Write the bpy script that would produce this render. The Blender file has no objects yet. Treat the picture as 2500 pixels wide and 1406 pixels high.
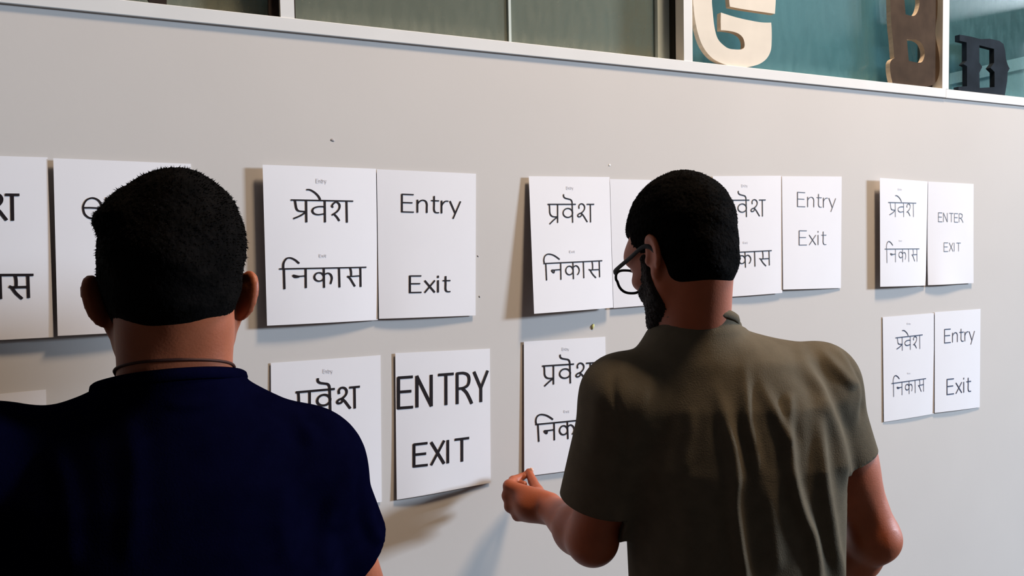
import bpy, bmesh, math, random
import numpy as np
from mathutils import Vector, Matrix

rng = np.random.default_rng(7)
random.seed(7)
C = bpy.context.scene.collection
SC = bpy.context.scene

# ------------------------------------------------------------------ camera
F, YAW, PITCH, ROLL, CAMD, EYE = 1900.0, 0.44755, -0.05058, -0.0193, 1.5036, 1.62
_cy, _sy, _cp, _sp = math.cos(YAW), math.sin(YAW), math.cos(PITCH), math.sin(PITCH)
CW = np.array([_sy * _cp, _cy * _cp, _sp])
_r = np.array([_cy, -_sy, 0.0])
_u = np.cross(_r, CW)
CR = math.cos(ROLL) * _r + math.sin(ROLL) * _u
CU = -math.sin(ROLL) * _r + math.cos(ROLL) * _u
CP = np.array([0.0, -CAMD, EYE])
cam_data = bpy.data.cameras.new('camera')
cam_data.sensor_width = 36.0
cam_data.lens = F / 2500.0 * 36.0
cam_data.clip_start = 0.02
cam = bpy.data.objects.new('camera', cam_data)
C.objects.link(cam)
M = Matrix.Identity(4)
for i in range(3):
    M[i][0], M[i][1], M[i][2], M[i][3] = CR[i], CU[i], -CW[i], CP[i]
cam.matrix_world = M
SC.camera = cam

# ------------------------------------------------------------------ light
SC.view_settings.view_transform = 'Standard'
SC.view_settings.look = 'None'
SC.view_settings.exposure = 0.06
SC.view_settings.gamma = 1.0
SC.view_settings.use_curve_mapping = False
world = bpy.data.worlds.new('world')
world.use_nodes = True
world.node_tree.nodes['Background'].inputs[0].default_value = (0.62, 0.78, 1.0, 1)
world.node_tree.nodes['Background'].inputs[1].default_value = 1.0
SC.world = world


def area(name, loc, target, sx, sy, power, col, spread=180):
    d = bpy.data.lights.new(name, 'AREA')
    d.shape = 'RECTANGLE'
    d.size, d.size_y = sx, sy
    d.energy = power
    d.color = col
    d.spread = math.radians(spread)
    o = bpy.data.objects.new(name, d)
    C.objects.link(o)
    o.location = loc
    o.rotation_euler = (Vector(target) - Vector(loc)).to_track_quat('-Z', 'Y').to_euler()
    return o


DAY = area('window_daylight', (12.0, -4.85, 3.7), (0, -0.3, 1.3), 1.25, 1.5, 2350, (0.67, 0.82, 1.0))
LAMP = area('ceiling_lamp_light', (1.95, -1.36, 4.8), (1.2, -0.2, 0), 0.52, 0.52, 170, (1.0, 0.76, 0.53))
BACKROOM = area('back_room_fill', (4.6, 1.5, 4.6), (5.0, 1.7, 0.0), 2.4, 1.4, 70, (0.80, 0.96, 1.0))  # fill light added under the back room ceiling to brighten the panes


# ------------------------------------------------------------------ helpers
def P(px, py, depth):
    return CP + depth * (CW + (px - 1250.0) / F * CR - (py - 703.0) / F * CU)


def at_y(px, py, y=0.0):
    dr = CW + (px - 1250.0) / F * CR - (py - 703.0) / F * CU
    t = (y - CP[1]) / dr[1]
    return CP + t * dr


def project(p):
    q = np.asarray(p) - CP
    z = q @ CW
    return np.stack([1250 + F * (q @ CR) / z, 703 - F * (q @ CU) / z], -1)


def link(name, me, mat=None, parent=None):
    o = bpy.data.objects.new(name, me)
    C.objects.link(o)
    if mat is not None:
        for m in (mat if isinstance(mat, (list, tuple)) else [mat]):
            me.materials.append(m)
    if parent is not None:
        o.parent = parent
        o.matrix_parent_inverse = Matrix.Translation(-Vector(parent.location)) if parent.type == 'EMPTY' else Matrix.Identity(4)
    return o


def mesh(name, V, Fc, mat=None, parent=None, smooth=False):
    me = bpy.data.meshes.new(name)
    me.from_pydata([tuple(map(float, v)) for v in V], [], [tuple(int(i) for i in f) for f in Fc])
    if smooth:
        me.polygons.foreach_set('use_smooth', [True] * len(me.polygons))
    me.update()
    return link(name, me, mat, parent)


def empty(name, loc):
    o = bpy.data.objects.new(name, None)
    C.objects.link(o)
    o.location = loc
    o.empty_display_size = 0.1
    return o


def tag(o, label=None, cat=None, group=None, kind=None):
    if label: o['label'] = label
    if cat: o['category'] = cat
    if group: o['group'] = group
    if kind: o['kind'] = kind
    return o


def box_vf(x0, x1, y0, y1, z0, z1):
    V = [(x0, y0, z0), (x1, y0, z0), (x1, y1, z0), (x0, y1, z0), (x0, y0, z1), (x1, y0, z1), (x1, y1, z1), (x0, y1, z1)]
    Fc = [(0, 3, 2, 1), (4, 5, 6, 7), (0, 1, 5, 4), (1, 2, 6, 5), (2, 3, 7, 6), (3, 0, 4, 7)]
    return V, Fc


def box(name, x0, x1, y0, y1, z0, z1, mat, parent=None, bevel=0.0):
    V, Fc = box_vf(x0, x1, y0, y1, z0, z1)
    o = mesh(name, V, Fc, mat, parent)
    if bevel:
        m = o.modifiers.new('bevel', 'BEVEL')
        m.width = bevel
        m.segments = 2
    return o


def multi(name, boxes, mat, parent=None):
    V, Fc = [], []
    for b in boxes:
        v, f = box_vf(*b)
        n = len(V)
        V += v
        Fc += [tuple(i + n for i in q) for q in f]
    return mesh(name, V, Fc, mat, parent)


# ------------------------------------------------------------------ materials
def mat(name, col, rough=0.6, spec=0.3, noise=None, bump=None, sub=0.0, metal=0.0, sheen=0.0):
    m = bpy.data.materials.new(name)
    m.use_nodes = True
    nt = m.node_tree
    b = nt.nodes['Principled BSDF']
    b.inputs['Base Color'].default_value = (*col, 1)
    b.inputs['Roughness'].default_value = rough
    b.inputs['Specular IOR Level'].default_value = spec
    b.inputs['Metallic'].default_value = metal
    if sheen:
        b.inputs['Sheen Weight'].default_value = sheen
    if sub:
        b.inputs['Subsurface Weight'].default_value = sub
        b.inputs['Subsurface Radius'].default_value = (0.012, 0.004, 0.002)
        b.inputs['Subsurface Scale'].default_value = 1.0
    tc = nt.nodes.new('ShaderNodeTexCoord')
    if noise:
        scale, amt, stretch = noise
        mp = nt.nodes.new('ShaderNodeMapping')
        mp.inputs['Scale'].default_value = stretch
        nt.links.new(tc.outputs['Object'], mp.inputs[0])
        nz = nt.nodes.new('ShaderNodeTexNoise')
        nz.inputs['Scale'].default_value = scale
        nz.inputs['Detail'].default_value = 6
        nt.links.new(mp.outputs[0], nz.inputs[0])
        cr = nt.nodes.new('ShaderNodeValToRGB')
        lo = [max(0, c * (1 - amt)) for c in col]
        hi = [min(1, c * (1 + amt)) for c in col]
        cr.color_ramp.elements[0].position = 0.3
        cr.color_ramp.elements[1].position = 0.7
        cr.color_ramp.elements[0].color = (*lo, 1)
        cr.color_ramp.elements[1].color = (*hi, 1)
        nt.links.new(nz.outputs['Fac'], cr.inputs[0])
        nt.links.new(cr.outputs[0], b.inputs['Base Color'])
    if bump:
        scale, st, dist = bump
        nz = nt.nodes.new('ShaderNodeTexNoise')
        nz.inputs['Scale'].default_value = scale
        nz.inputs['Detail'].default_value = 4
        nt.links.new(tc.outputs['Object'], nz.inputs[0])
        bp = nt.nodes.new('ShaderNodeBump')
        bp.inputs['Strength'].default_value = st
        bp.inputs['Distance'].default_value = dist
        nt.links.new(nz.outputs['Fac'], bp.inputs['Height'])
        nt.links.new(bp.outputs[0], b.inputs['Normal'])
    return m


M_WALL = mat('wall_paint', (0.56, 0.53, 0.51), 0.9, 0.04, (3.0, 0.02, (1, 1, 1)), (90, 0.04, 0.002))
M_ROOM = mat('room_plaster', (0.10, 0.085, 0.075), 0.8, 0.2, (2.0, 0.05, (1, 1, 1)))
M_CEIL = mat('ceiling_plaster', (0.22, 0.20, 0.18), 0.9, 0.1, (2.0, 0.04, (1, 1, 1)))
M_FLOOR = mat('floor_concrete', (0.07, 0.06, 0.055), 0.9, 0.08, (5.0, 0.2, (1, 1, 1)))
M_TRIM = mat('white_frame_paint', (0.66, 0.655, 0.65), 0.7, 0.1, (8.0, 0.03, (1, 1, 1)))
M_MULL_SIDE = mat('shaded_frame_side', (0.70, 0.66, 0.60), 0.6, 0.3, (8.0, 0.06, (1, 1, 1)))  # side faces of the white frame, their shade tone put into the colour
M_GAP = mat('black_gap', (0.018, 0.016, 0.012), 0.8, 0.1)
M_STILE = mat('grey_green_glass_edge', (0.46, 0.52, 0.50), 0.4, 0.4)
M_PAPER = mat('white_paper', (0.74, 0.73, 0.765), 0.9, 0.05, (9.0, 0.012, (1, 1, 1)))
M_INK = mat('black_ink', (0.012, 0.008, 0.010), 0.6, 0.2)
M_INK_SOFT = mat('thin_grey_ink', (0.05, 0.05, 0.07), 0.6, 0.2)
M_INK_BLUE = mat('dark_blue_ink', (0.018, 0.022, 0.06), 0.6, 0.2)
M_CAPTION = mat('pale_grey_ink', (0.56, 0.55, 0.58), 0.7, 0.1)
M_TEAL = mat('back_room_teal_paint', (0.13, 0.25, 0.27), 0.8, 0.2, (1.2, 0.12, (1, 1, 1)))
M_PALE = mat('streak_beam_pale', (0.55, 0.66, 0.66), 0.8, 0.2, (2.0, 0.04, (1, 1, 1)))  # bright streak of the last pane, put into the added beam's colour
M_SKIN_L = mat('skin_warm_brown', (0.235, 0.062, 0.025), 0.5, 0.35, (30, 0.10, (1, 1, 1)), (350, 0.12, 0.002), sub=0.12)
M_SKIN_R = mat('skin_brown', (0.29, 0.072, 0.028), 0.5, 0.35, (30, 0.10, (1, 1, 1)), (350, 0.12, 0.002), sub=0.12)
M_HAIR = mat('black_hair', (0.0022, 0.0018, 0.0017), 0.85, 0.02, (60, 0.5, (1, 1, 1)), (260, 0.4, 0.004))
M_BEARD = mat('dark_beard_hair', (0.010, 0.006, 0.005), 0.7, 0.15, (60, 0.5, (1, 1, 1)), (300, 0.6, 0.004))
M_NAVY = mat('navy_cotton', (0.0010, 0.0011, 0.0062), 0.95, 0.0, (40, 0.15, (1, 1, 1)), (420, 0.25, 0.002))
M_OLIVE = mat('olive_grey_cotton', (0.090, 0.075, 0.054), 0.95, 0.02, (35, 0.10, (1, 1, 1)), (420, 0.3, 0.002))
M_DENIM = mat('dark_denim', (0.02, 0.025, 0.045), 0.85, 0.1, (60, 0.2, (1, 1, 1)))
M_SHOE = mat('dark_leather', (0.02, 0.016, 0.014), 0.5, 0.3)
M_CORD = mat('dark_cord', (0.035, 0.010, 0.006), 0.7, 0.2)
M_EYE = mat('eye_white', (0.7, 0.68, 0.64), 0.2, 0.5)
M_IRIS = mat('dark_iris', (0.012, 0.006, 0.004), 0.2, 0.5)
M_LIP = mat('lip_skin', (0.22, 0.075, 0.055), 0.5, 0.3)
M_NAIL = mat('fingernail', (0.55, 0.30, 0.22), 0.3, 0.4)
M_FRAME = mat('black_acetate', (0.006, 0.005, 0.006), 0.5, 0.10)
M_CREAM = mat('cream_painted_wood', (0.64, 0.58, 0.50), 0.9, 0.06, (14, 0.05, (1, 1, 1)))
M_BROWN = mat('brown_painted_wood', (0.055, 0.036, 0.024), 0.9, 0.06, (18, 0.25, (1, 1, 1)))
M_PALE2 = mat('streak_partition_grey_teal', (0.42, 0.55, 0.55), 0.8, 0.2, (2.0, 0.04, (1, 1, 1)))  # lighter lower part of the last pane, put into the added partition's colour
M_RAW = mat('raw_cut_wood', (0.62, 0.50, 0.38), 0.7, 0.2, (22, 0.15, (1, 1, 4)))
M_BLACK = mat('blue_black_painted_wood', (0.012, 0.017, 0.024), 0.9, 0.06, (16, 0.35, (1, 1, 1)))
M_DARKB = mat('dark_stained_wood', (0.020, 0.011, 0.008), 0.7, 0.2, (16, 0.3, (1, 1, 1)))
M_PUTTY_Y = mat('yellow_putty', (0.60, 0.58, 0.24), 0.7, 0.2)
M_PUTTY_W = mat('white_putty', (0.85, 0.83, 0.82), 0.7, 0.2)
M_PUTTY_G = mat('grey_putty', (0.34, 0.32, 0.325), 0.7, 0.2)


def lens_mat():
    m = bpy.data.materials.new('spectacle_lens')
    m.use_nodes = True
    nt = m.node_tree
    nt.nodes.remove(nt.nodes['Principled BSDF'])
    t = nt.nodes.new('ShaderNodeBsdfTransparent')
    g = nt.nodes.new('ShaderNodeBsdfGlossy')
    g.inputs['Roughness'].default_value = 0.03
    fr = nt.nodes.new('ShaderNodeFresnel')
    geo = nt.nodes.new('ShaderNodeNewGeometry')
    io = nt.nodes.new('ShaderNodeMath'); io.operation = 'MULTIPLY_ADD'
    io.inputs[1].default_value = 1 / 1.35 - 1.35; io.inputs[2].default_value = 1.35
    nt.links.new(geo.outputs['Backfacing'], io.inputs[0]); nt.links.new(io.outputs[0], fr.inputs['IOR'])
    mx = nt.nodes.new('ShaderNodeMixShader')
    nt.links.new(fr.outputs[0], mx.inputs[0])
    nt.links.new(t.outputs[0], mx.inputs[1])
    nt.links.new(g.outputs[0], mx.inputs[2])
    nt.links.new(mx.outputs[0], nt.nodes['Material Output'].inputs[0])
    return m


M_LENS = lens_mat()


def dusty_glass(name, dustcol, base, zdust):
    """clear pane (transparent + mirror reflection) under an uneven film of dust, thicker along the bottom edge"""
    m = bpy.data.materials.new(name)
    m.use_nodes = True
    nt = m.node_tree
    nt.nodes.remove(nt.nodes['Principled BSDF'])
    N, L = nt.nodes.new, nt.links.new
    t = N('ShaderNodeBsdfTransparent')
    t.inputs[0].default_value = (0.90, 0.96, 0.95, 1)
    g = N('ShaderNodeBsdfGlossy')
    g.inputs['Roughness'].default_value = 0.015
    fr = N('ShaderNodeFresnel')
    geo = N('ShaderNodeNewGeometry')                        # same reflectance from either face of the thin sheet
    io = N('ShaderNodeMath'); io.operation = 'MULTIPLY_ADD'
    io.inputs[1].default_value = 1 / 1.5 - 1.5; io.inputs[2].default_value = 1.5
    L(geo.outputs['Backfacing'], io.inputs[0]); L(io.outputs[0], fr.inputs['IOR'])
    mx = N('ShaderNodeMixShader')
    L(fr.outputs[0], mx.inputs[0]); L(t.outputs[0], mx.inputs[1]); L(g.outputs[0], mx.inputs[2])
    d = N('ShaderNodeBsdfDiffuse')
    d.inputs[0].default_value = (*dustcol, 1)
    tc = N('ShaderNodeTexCoord')
    mp = N('ShaderNodeMapping')
    mp.inputs['Scale'].default_value = (1.0, 1.0, 0.28)      # wiped streaks run vertically
    L(tc.outputs['Object'], mp.inputs[0])
    n1 = N('ShaderNodeTexNoise'); n1.inputs['Scale'].default_value = 55; n1.inputs['Detail'].default_value = 8
    L(mp.outputs[0], n1.inputs[0])
    n2 = N('ShaderNodeTexNoise'); n2.inputs['Scale'].default_value = 160; n2.inputs['Detail'].default_value = 3
    L(tc.outputs['Object'], n2.inputs[0])
    sp = N('ShaderNodeMath'); sp.operation = 'GREATER_THAN'; sp.inputs[1].default_value = 0.70
    L(n2.outputs['Fac'], sp.inputs[0])
    sx = N('ShaderNodeSeparateXYZ'); L(tc.outputs['Object'], sx.inputs[0])
    mr = N('ShaderNodeMapRange')
    mr.inputs['From Min'].default_value = zdust + 0.045
    mr.inputs['From Max'].default_value = zdust - 0.002
    mr.inputs['To Min'].default_value = 0.0
    mr.inputs['To Max'].default_value = 0.55
    L(sx.outputs['Z'], mr.inputs['Value'])
    a = N('ShaderNodeMath'); a.operation = 'MULTIPLY_ADD'; a.inputs[1].default_value = 0.30; a.inputs[2].default_value = base - 0.15
    L(n1.outputs['Fac'], a.inputs[0])
    b = N('ShaderNodeMath'); b.operation = 'ADD'; L(a.outputs[0], b.inputs[0])
    bm = N('ShaderNodeMath'); bm.operation = 'MULTIPLY'; L(mr.outputs[0], bm.inputs[0]); L(n1.outputs['Fac'], bm.inputs[1])
    L(bm.outputs[0], b.inputs[1])
    c = N('ShaderNodeMath'); c.operation = 'MULTIPLY_ADD'; c.inputs[1].default_value = 0.22; c.use_clamp = True
    L(sp.outputs[0], c.inputs[0]); L(b.outputs[0], c.inputs[2])
    mo = N('ShaderNodeMixShader')
    L(c.outputs[0], mo.inputs[0]); L(mx.outputs[0], mo.inputs[1]); L(d.outputs[0], mo.inputs[2])
    L(mo.outputs[0], nt.nodes['Material Output'].inputs[0])
    return m


SILL = 2.030                     # bottom of the white sill rail
SILLT = 2.0555                   # its top
M_GLASS_OLD = dusty_glass('dusty_pane', (0.185, 0.195, 0.155), 0.46, SILLT)
M_GLASS = dusty_glass('cleaner_pane', (0.13, 0.27, 0.29), 0.13, SILLT)

# ------------------------------------------------------------------ room shell
XL, XR, YB, ZC = -4.0, 12.2, -8.0, 4.9
WT = 2.72                        # top of the clerestory windows
tag(multi('wall_front', [(XL, XR, 0.0, 0.10, 0.0, SILL + 0.004), (XL, XR, 0.0, 0.10, WT, ZC)], M_WALL), kind='structure')
tag(box('floor', XL, XR, YB, 3.3, -0.1, 0.0, M_FLOOR), kind='structure')
tag(box('ceiling', XL - 0.1, XR + 0.1, YB - 0.1, 0.10, ZC, ZC + 0.1, M_CEIL), kind='structure')
tag(box('wall_left', XL - 0.1, XL, YB, 0.0, 0.0, ZC, M_ROOM), kind='structure')
tag(box('wall_back', XL, XR, YB - 0.1, YB, 0.0, ZC, M_ROOM), kind='structure')
wy0, wy1, wz0, wz1 = -5.7, -4.2, 2.82, 4.58
tag(multi('wall_right', [(XR, XR + 0.1, YB, wy0, 0, ZC), (XR, XR + 0.1, wy1, 0.0, 0, ZC),
                         (XR, XR + 0.1, wy0, wy1, 0, wz0), (XR, XR + 0.1, wy0, wy1, wz1, ZC)], M_ROOM), kind='structure')
wr = multi('window_5', [(XR - 0.02, XR + 0.06, wy0, wy0 + 0.05, wz0, wz1), (XR - 0.02, XR + 0.06, wy1 - 0.05, wy1, wz0, wz1),
                        (XR - 0.02, XR + 0.06, wy0, wy1, wz0, wz0 + 0.05), (XR - 0.02, XR + 0.06, wy0, wy1, wz1 - 0.05, wz1)], M_TRIM)
tag(wr, kind='structure')

# back room behind the clerestory
tag(box('wall_back_room', XL, XR, 3.2, 3.3, 0, 5.0, M_TEAL), kind='structure')
tag(box('ceiling_back_room', XL, XR, 0.10, 3.3, 4.9, 5.0, M_TEAL), kind='structure')
tag(box('wall_back_room_left', XL - 0.1, XL, 0.10, 3.3, 0, 5.0, M_TEAL), kind='structure')
tag(box('wall_back_room_right', XR, XR + 0.1, 0.10, 3.3, 0, 5.0, M_TEAL), kind='structure')

# sill rail: two lengths butted at the third mullion
XJ = float(at_y(2305, 225)[0])
tag(box('trim_1', XL, XJ - 0.0006, -0.0065, 0.075, SILL, SILLT, M_TRIM, bevel=0.0012), kind='structure')
tag(box('trim_2', XJ + 0.0006, XR, -0.0055, 0.075, SILL - 0.0005, SILLT - 0.0005, M_TRIM, bevel=0.0012), kind='structure')
tag(box('trim_3', XL, XR, -0.0065, 0.075, WT - 0.028, WT, M_TRIM, bevel=0.0012), kind='structure')
tag(box('trim_4', XL, XR, 0.072, 0.078, 2.0, SILLT + 0.004, M_DARKB), kind='structure')

# mullions and panes
MULL = [(at_y(686, 40, -0.008)[0], at_y(720, 45, -0.008)[0]), (at_y(1672, 150, -0.008)[0], at_y(1692, 153, -0.008)[0]),
        (at_y(2303, 213, -0.008)[0], at_y(2318, 215, -0.008)[0])]
MULL = [(float(a), float(b)) for a, b in MULL]
edges = [XL] + [v for m in MULL for v in m] + [XR]
for i in range(4):
    x0, x1 = edges[2 * i], edges[2 * i + 1]
    w = tag(empty('window_%d' % (i + 1), (0.5 * (x0 + x1), 0.05, SILLT)), kind='structure')
    g = M_GLASS_OLD if i < 2 else M_GLASS
    if i == 1:                                  # two sliding leaves, one edge showing in the middle
        xm = float(at_y(1240, 50, 0.05)[0])
        xs = float(at_y(1604, 140, 0.05)[0])
        box('glass_pane', x0 + 0.004, xm + 0.004, 0.050, 0.055, SILLT, WT - 0.028, g, w)
        box('glass_pane', xm, xs + 0.005, 0.057, 0.062, SILLT, WT - 0.028, g, w)
        box('pane_edge', xm, xm + 0.006, 0.046, 0.0575, SILLT, WT - 0.028, M_STILE, w)
        box('pane_stile', xs, x1 - 0.0, 0.046, 0.064, SILLT, WT - 0.028, M_STILE, w)
    else:
        box('glass_pane', x0 + 0.002, x1 - 0.002, 0.052, 0.058, SILLT, WT - 0.028, g, w)
    if i < 3:
        box('gap_strip', x1 - 0.003, x1 + 0.001, 0.026, 0.052, SILLT, WT - 0.028, M_GAP, w)  # black strip filling the gap beside the mullion
    if i > 0:
        box('frame_bead', x0, x0 + 0.0022, -0.004, 0.048, SILLT, WT - 0.028, M_MULL_SIDE if i > 1 else M_DARKB, w)
for i, (a, b) in enumerate(MULL):
    V, Fc = box_vf(a, b, -0.005, 0.075, SILLT, WT - 0.028)
    o = mesh('trim_%d' % (5 + i), V, Fc, [M_TRIM, M_MULL_SIDE])
    o.data.polygons[5].material_index = 1
    o.data.polygons[3].material_index = 1
    tag(o, kind='structure')

# added beam and partition standing in for the pale light streaks in the pane
bx = 6.7
tag(box('trim_8', bx, bx + 0.16, 0.12, 3.2, 3.03, 3.13, M_PALE), kind='structure')
tag(box('streak_partition', bx + 0.03, bx + 0.11, 0.12, 3.2, 0.0, 3.03, M_PALE2), kind='structure')

# ------------------------------------------------------------------ sign letters standing on the sill


def letter(name, outer, holes, y, thick, mats, label, snapz=True):
    """outline pixels -> points on the plane at y, given real thickness behind it"""
    loops = [outer] + holes
    bm = bmesh.new()
    le = []
    for lp in loops:
        pts = [at_y(px, py, y) for px, py in lp]
        vs = [bm.verts.new((p[0], 0, p[2])) for p in pts]
        for i in range(len(vs)):
            le.append(bm.edges.new((vs[i], vs[(i + 1) % len(vs)])))
    res = bmesh.ops.triangle_fill(bm, use_beauty=True, use_dissolve=False, edges=le)
    faces = [f for f in bm.faces]
    bmesh.ops.recalc_face_normals(bm, faces=faces)
    zmin = min(v.co.z for v in bm.verts)
    xmin = min(v.co.x for v in bm.verts); xmax = max(v.co.x for v in bm.verts)
    ext = bmesh.ops.extrude_face_region(bm, geom=faces)
    nv = [g for g in ext['geom'] if isinstance(g, bmesh.types.BMVert)]
    for v in nv:
        v.co.y += thick
    bmesh.ops.recalc_face_normals(bm, faces=bm.faces[:])
    xc = 0.5 * (xmin + xmax)
    for v in bm.verts:
        v.co.x -= xc
        v.co.z -= zmin
    me = bpy.data.meshes.new(name)
    bm.normal_update()
    for f in bm.faces:
        f.material_index = 0 if abs(f.normal.y) > 0.7 else 1
    bm.to_mesh(me)
    bm.free()
    o = link(name, me, mats)
    o.location = (xc, y, max(zmin, SILLT) if snapz else zmin)
    tag(o, label, 'letter', 'cut-out letters standing on the window sill')
    return o


def curve(pts, n=6, closed=True):
    pts = [np.array(p, float) for p in pts]
    N = len(pts)
    out = []
    rngi = range(N if closed else N - 1)
    for i in rngi:
        if closed:
            p0, p1, p2, p3 = pts[i - 1], pts[i], pts[(i + 1) % N], pts[(i + 2) % N]
        else:
            p0, p1, p2, p3 = pts[max(i - 1, 0)], pts[i], pts[i + 1], pts[min(i + 2, N - 1)]
        for k in range(n):
            t = k / n
            out.append(0.5 * ((2 * p1) + (-p0 + p2) * t + (2 * p0 - 5 * p1 + 4 * p2 - p3) * t * t + (-p0 + 3 * p1 - 3 * p2 + p3) * t ** 3))
    if not closed:
        out.append(pts[-1])
    return out


def poly(*segs):
    """each seg is ('l', pts) straight or ('c', pts) smooth; concatenated"""
    out = []
    for k, pts in segs:
        q = [np.array(p, float) for p in pts] if k == 'l' else curve(pts, 4, False)
        for p in q:
            if not out or np.linalg.norm(out[-1] - p) > 0.4:
                out.append(p)
    return [tuple(p) for p in out]


G = poly(('c', [(1692, 0), (1694, 25), (1697, 50), (1703, 80), (1712, 107), (1724, 128), (1740, 145), (1760, 156), (1785, 164), (1810, 167.5), (1835, 164),
                (1855, 158), (1872, 145), (1882, 125), (1884, 100), (1884, 75), (1883, 58)]),
         ('c', [(1883, 57.5), (1860, 57), (1830, 52), (1795, 44), (1760, 33)]), ('l', [(1759.5, 55), (1760, 76)]),
         ('c', [(1760, 76), (1775, 77), (1795, 81), (1808, 88), (1815, 97), (1818, 110), (1816, 120), (1808, 123), (1795, 123), (1780, 121), (1768, 114), (1755, 101),
                (1748, 85), (1743, 60), (1740, 30), (1738, 0), (1741, -45), (1751, -80), (1763, -90), (1774, -75), (1779, -40), (1780, 0), (1782, 18)]),
         ('c', [(1782, 18.5), (1810, 24), (1850, 30), (1892, 36)]),
         ('c', [(1892, 35), (1894, 0), (1893, -40), (1887, -85), (1868, -120), (1835, -140), (1790, -146), (1745, -135), (1718, -112), (1702, -80), (1694, -40)]))
letter('sign_letter', G, [], 0.004, 0.014, [M_CREAM, M_RAW], 'large cream cut-out letter G standing on the sill beside the white mullion')
dx = 6
B = poly(('c', [(2166, -60), (2168, 0), (2170, 60), (2174, 100), (2177, 140)]), ('l', [(2178, 143), (2172, 146)]), ('c', [(2172, 146), (2167, 156), (2168, 180), (2173, 204)]),
         ('l', [(2174, 206)]), ('c', [(2190, 208), (2240, 213), (2264, 211), (2278, 203), (2286, 185), (2288, 160), (2286, 130), (2281, 105), (2278, 85), (2279, 62),
                                      (2282, 40), (2283, 5), (2280, -25), (2270, -50), (2250, -62)]))
B1 = poly(('l', [(2202, -30), (2202, 0), (2205, 36)]), ('c', [(2205, 36), (2224, 40), (2234, 30), (2239, 8), (2236, -20), (2226, -34)]))
B2 = poly(('l', [(2208, 97), (2213, 150)]), ('c', [(2214, 150), (2241, 154), (2250, 142), (2251, 124), (2243, 106), (2230, 98)]))
letter('sign_letter', [(x + dx, y) for x, y in B], [[(x + dx, y) for x, y in B1], [(x + dx, y) for x, y in B2]], 0.004, 0.014, [M_BROWN, M_RAW],
       'tall brown letter B with pale cut edges in front of the mullion')
D = [(2343, 86), (2371, 91), (2395, 97), (2416, 96), (2440, 101), (2450, 109), (2454, 125), (2456, 144), (2460, 159), (2465, 169), (2460, 178), (2459, 199), (2453, 236),
     (2420, 231), (2390, 228), (2360, 226), (2340, 221), (2340, 213), (2361, 212), (2361, 163), (2352, 158), (2360, 150), (2360, 105), (2343, 101)]
D1 = [(2391, 112), (2427, 121), (2427, 155), (2418, 167), (2428, 177), (2428, 214), (2392, 216), (2391, 179), (2398, 165), (2391, 154)]
letter('sign_letter', D, [D1], 0.004, 0.015, [M_BLACK, M_BLACK], 'small blue-black western style letter D standing on the sill')
J = poly(('c', [(352, -60), (355, -20), (361, -3), (370, 8), (386, 12.5)]), ('l', [(407, 14), (407, -60)]))
letter('sign_letter', J, [], 0.004, 0.014, [M_DARKB, M_DARKB], 'dark brown letter with a rounded foot, only its foot in view at the top edge')
I = [(656, -70), (656, 32), (660, 41), (668, 44), (679, 45), (679, -70)]
letter('sign_letter', I, [], 0.008, 0.014, [M_DARKB, M_DARKB], 'narrow dark brown upright letter touching the first white mullion')

# ------------------------------------------------------------------ putty dabs and specks on the wall
for k, (px, py, rx, rz, m, lab) in enumerate([
        (1447, 797, .0040, .0062, M_PUTTY_Y, 'yellow-green dab of putty on the wall beside the dark-haired man with glasses'),
        (1488, 403, .0022, .0030, M_PUTTY_W, 'tiny white speck of putty above the papers on the wall'),
        (812, 342, .0034, .0036, M_PUTTY_G, 'small grey smudge of putty on the bare wall above the calligraphic paper'),
        (1167, 625, .0018, .0018, M_PUTTY_G, 'tiny grey dot of putty beside the Entry Exit paper, the upper of two dots'),
        (1171, 724, .0020, .0020, M_PUTTY_G, 'tiny grey dot of putty beside the Entry Exit paper, the lower of two dots')]):
    c = at_y(px, py, 0)
    V, Fc = [], []
    nr, na = 4, 10
    for i in range(nr):
        a = (i + 0.5) / nr * math.pi / 2
        for j in range(na):
            b = 2 * math.pi * j / na
            k2 = 1 + 0.25 * math.sin(2 * b + k) + 0.12 * math.sin(3 * b + 2 * k)
            V.append((rx * math.cos(a) * math.cos(b) * k2, -(0.003 if k == 0 else 0.001) * math.sin(a), rz * math.cos(a) * math.sin(b) * k2))
    V.append((0, -0.0032 if k == 0 else -0.0011, 0))
    for i in range(nr - 1):
        for j in range(na):
            Fc.append((i * na + j, i * na + (j + 1) % na, (i + 1) * na + (j + 1) % na, (i + 1) * na + j))
    for j in range(na):
        Fc.append(((nr - 1) * na + j, (nr - 1) * na + (j + 1) % na, nr * na))
    Fc.append(tuple(range(na - 1, -1, -1)))
    o = mesh('putty_dab', V, Fc, m, None, True)
    o.location = (c[0], 0.0, c[2])
    tag(o, lab, 'putty', 'putty dabs on the wall')

# ------------------------------------------------------------------ writing: pen strokes
def S(*pts, n=7, smooth=True):
    return ('s' if smooth else 'l', [np.array(p, float) for p in pts], n)


def Ln(*pts):
    return S(*pts, smooth=False)


def arc(cx, cy, rx, ry, a0, a1, n=20):
    return ('raw', [np.array((cx + rx * math.cos(math.radians(a0 + (a1 - a0) * i / n)), cy + ry * math.sin(math.radians(a0 + (a1 - a0) * i / n)))) for i in range(n + 1)], 0)


def stroke_pts(s):
    k, pts, n = s
    if k == 's':
        return curve(pts, n, False)
    if k == 'raw':
        return pts
    out = []
    for a, b in zip(pts[:-1], pts[1:]):
        for i in range(8):
            out.append(a + (b - a) * i / 8)
    out.append(pts[-1])
    return out


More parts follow.
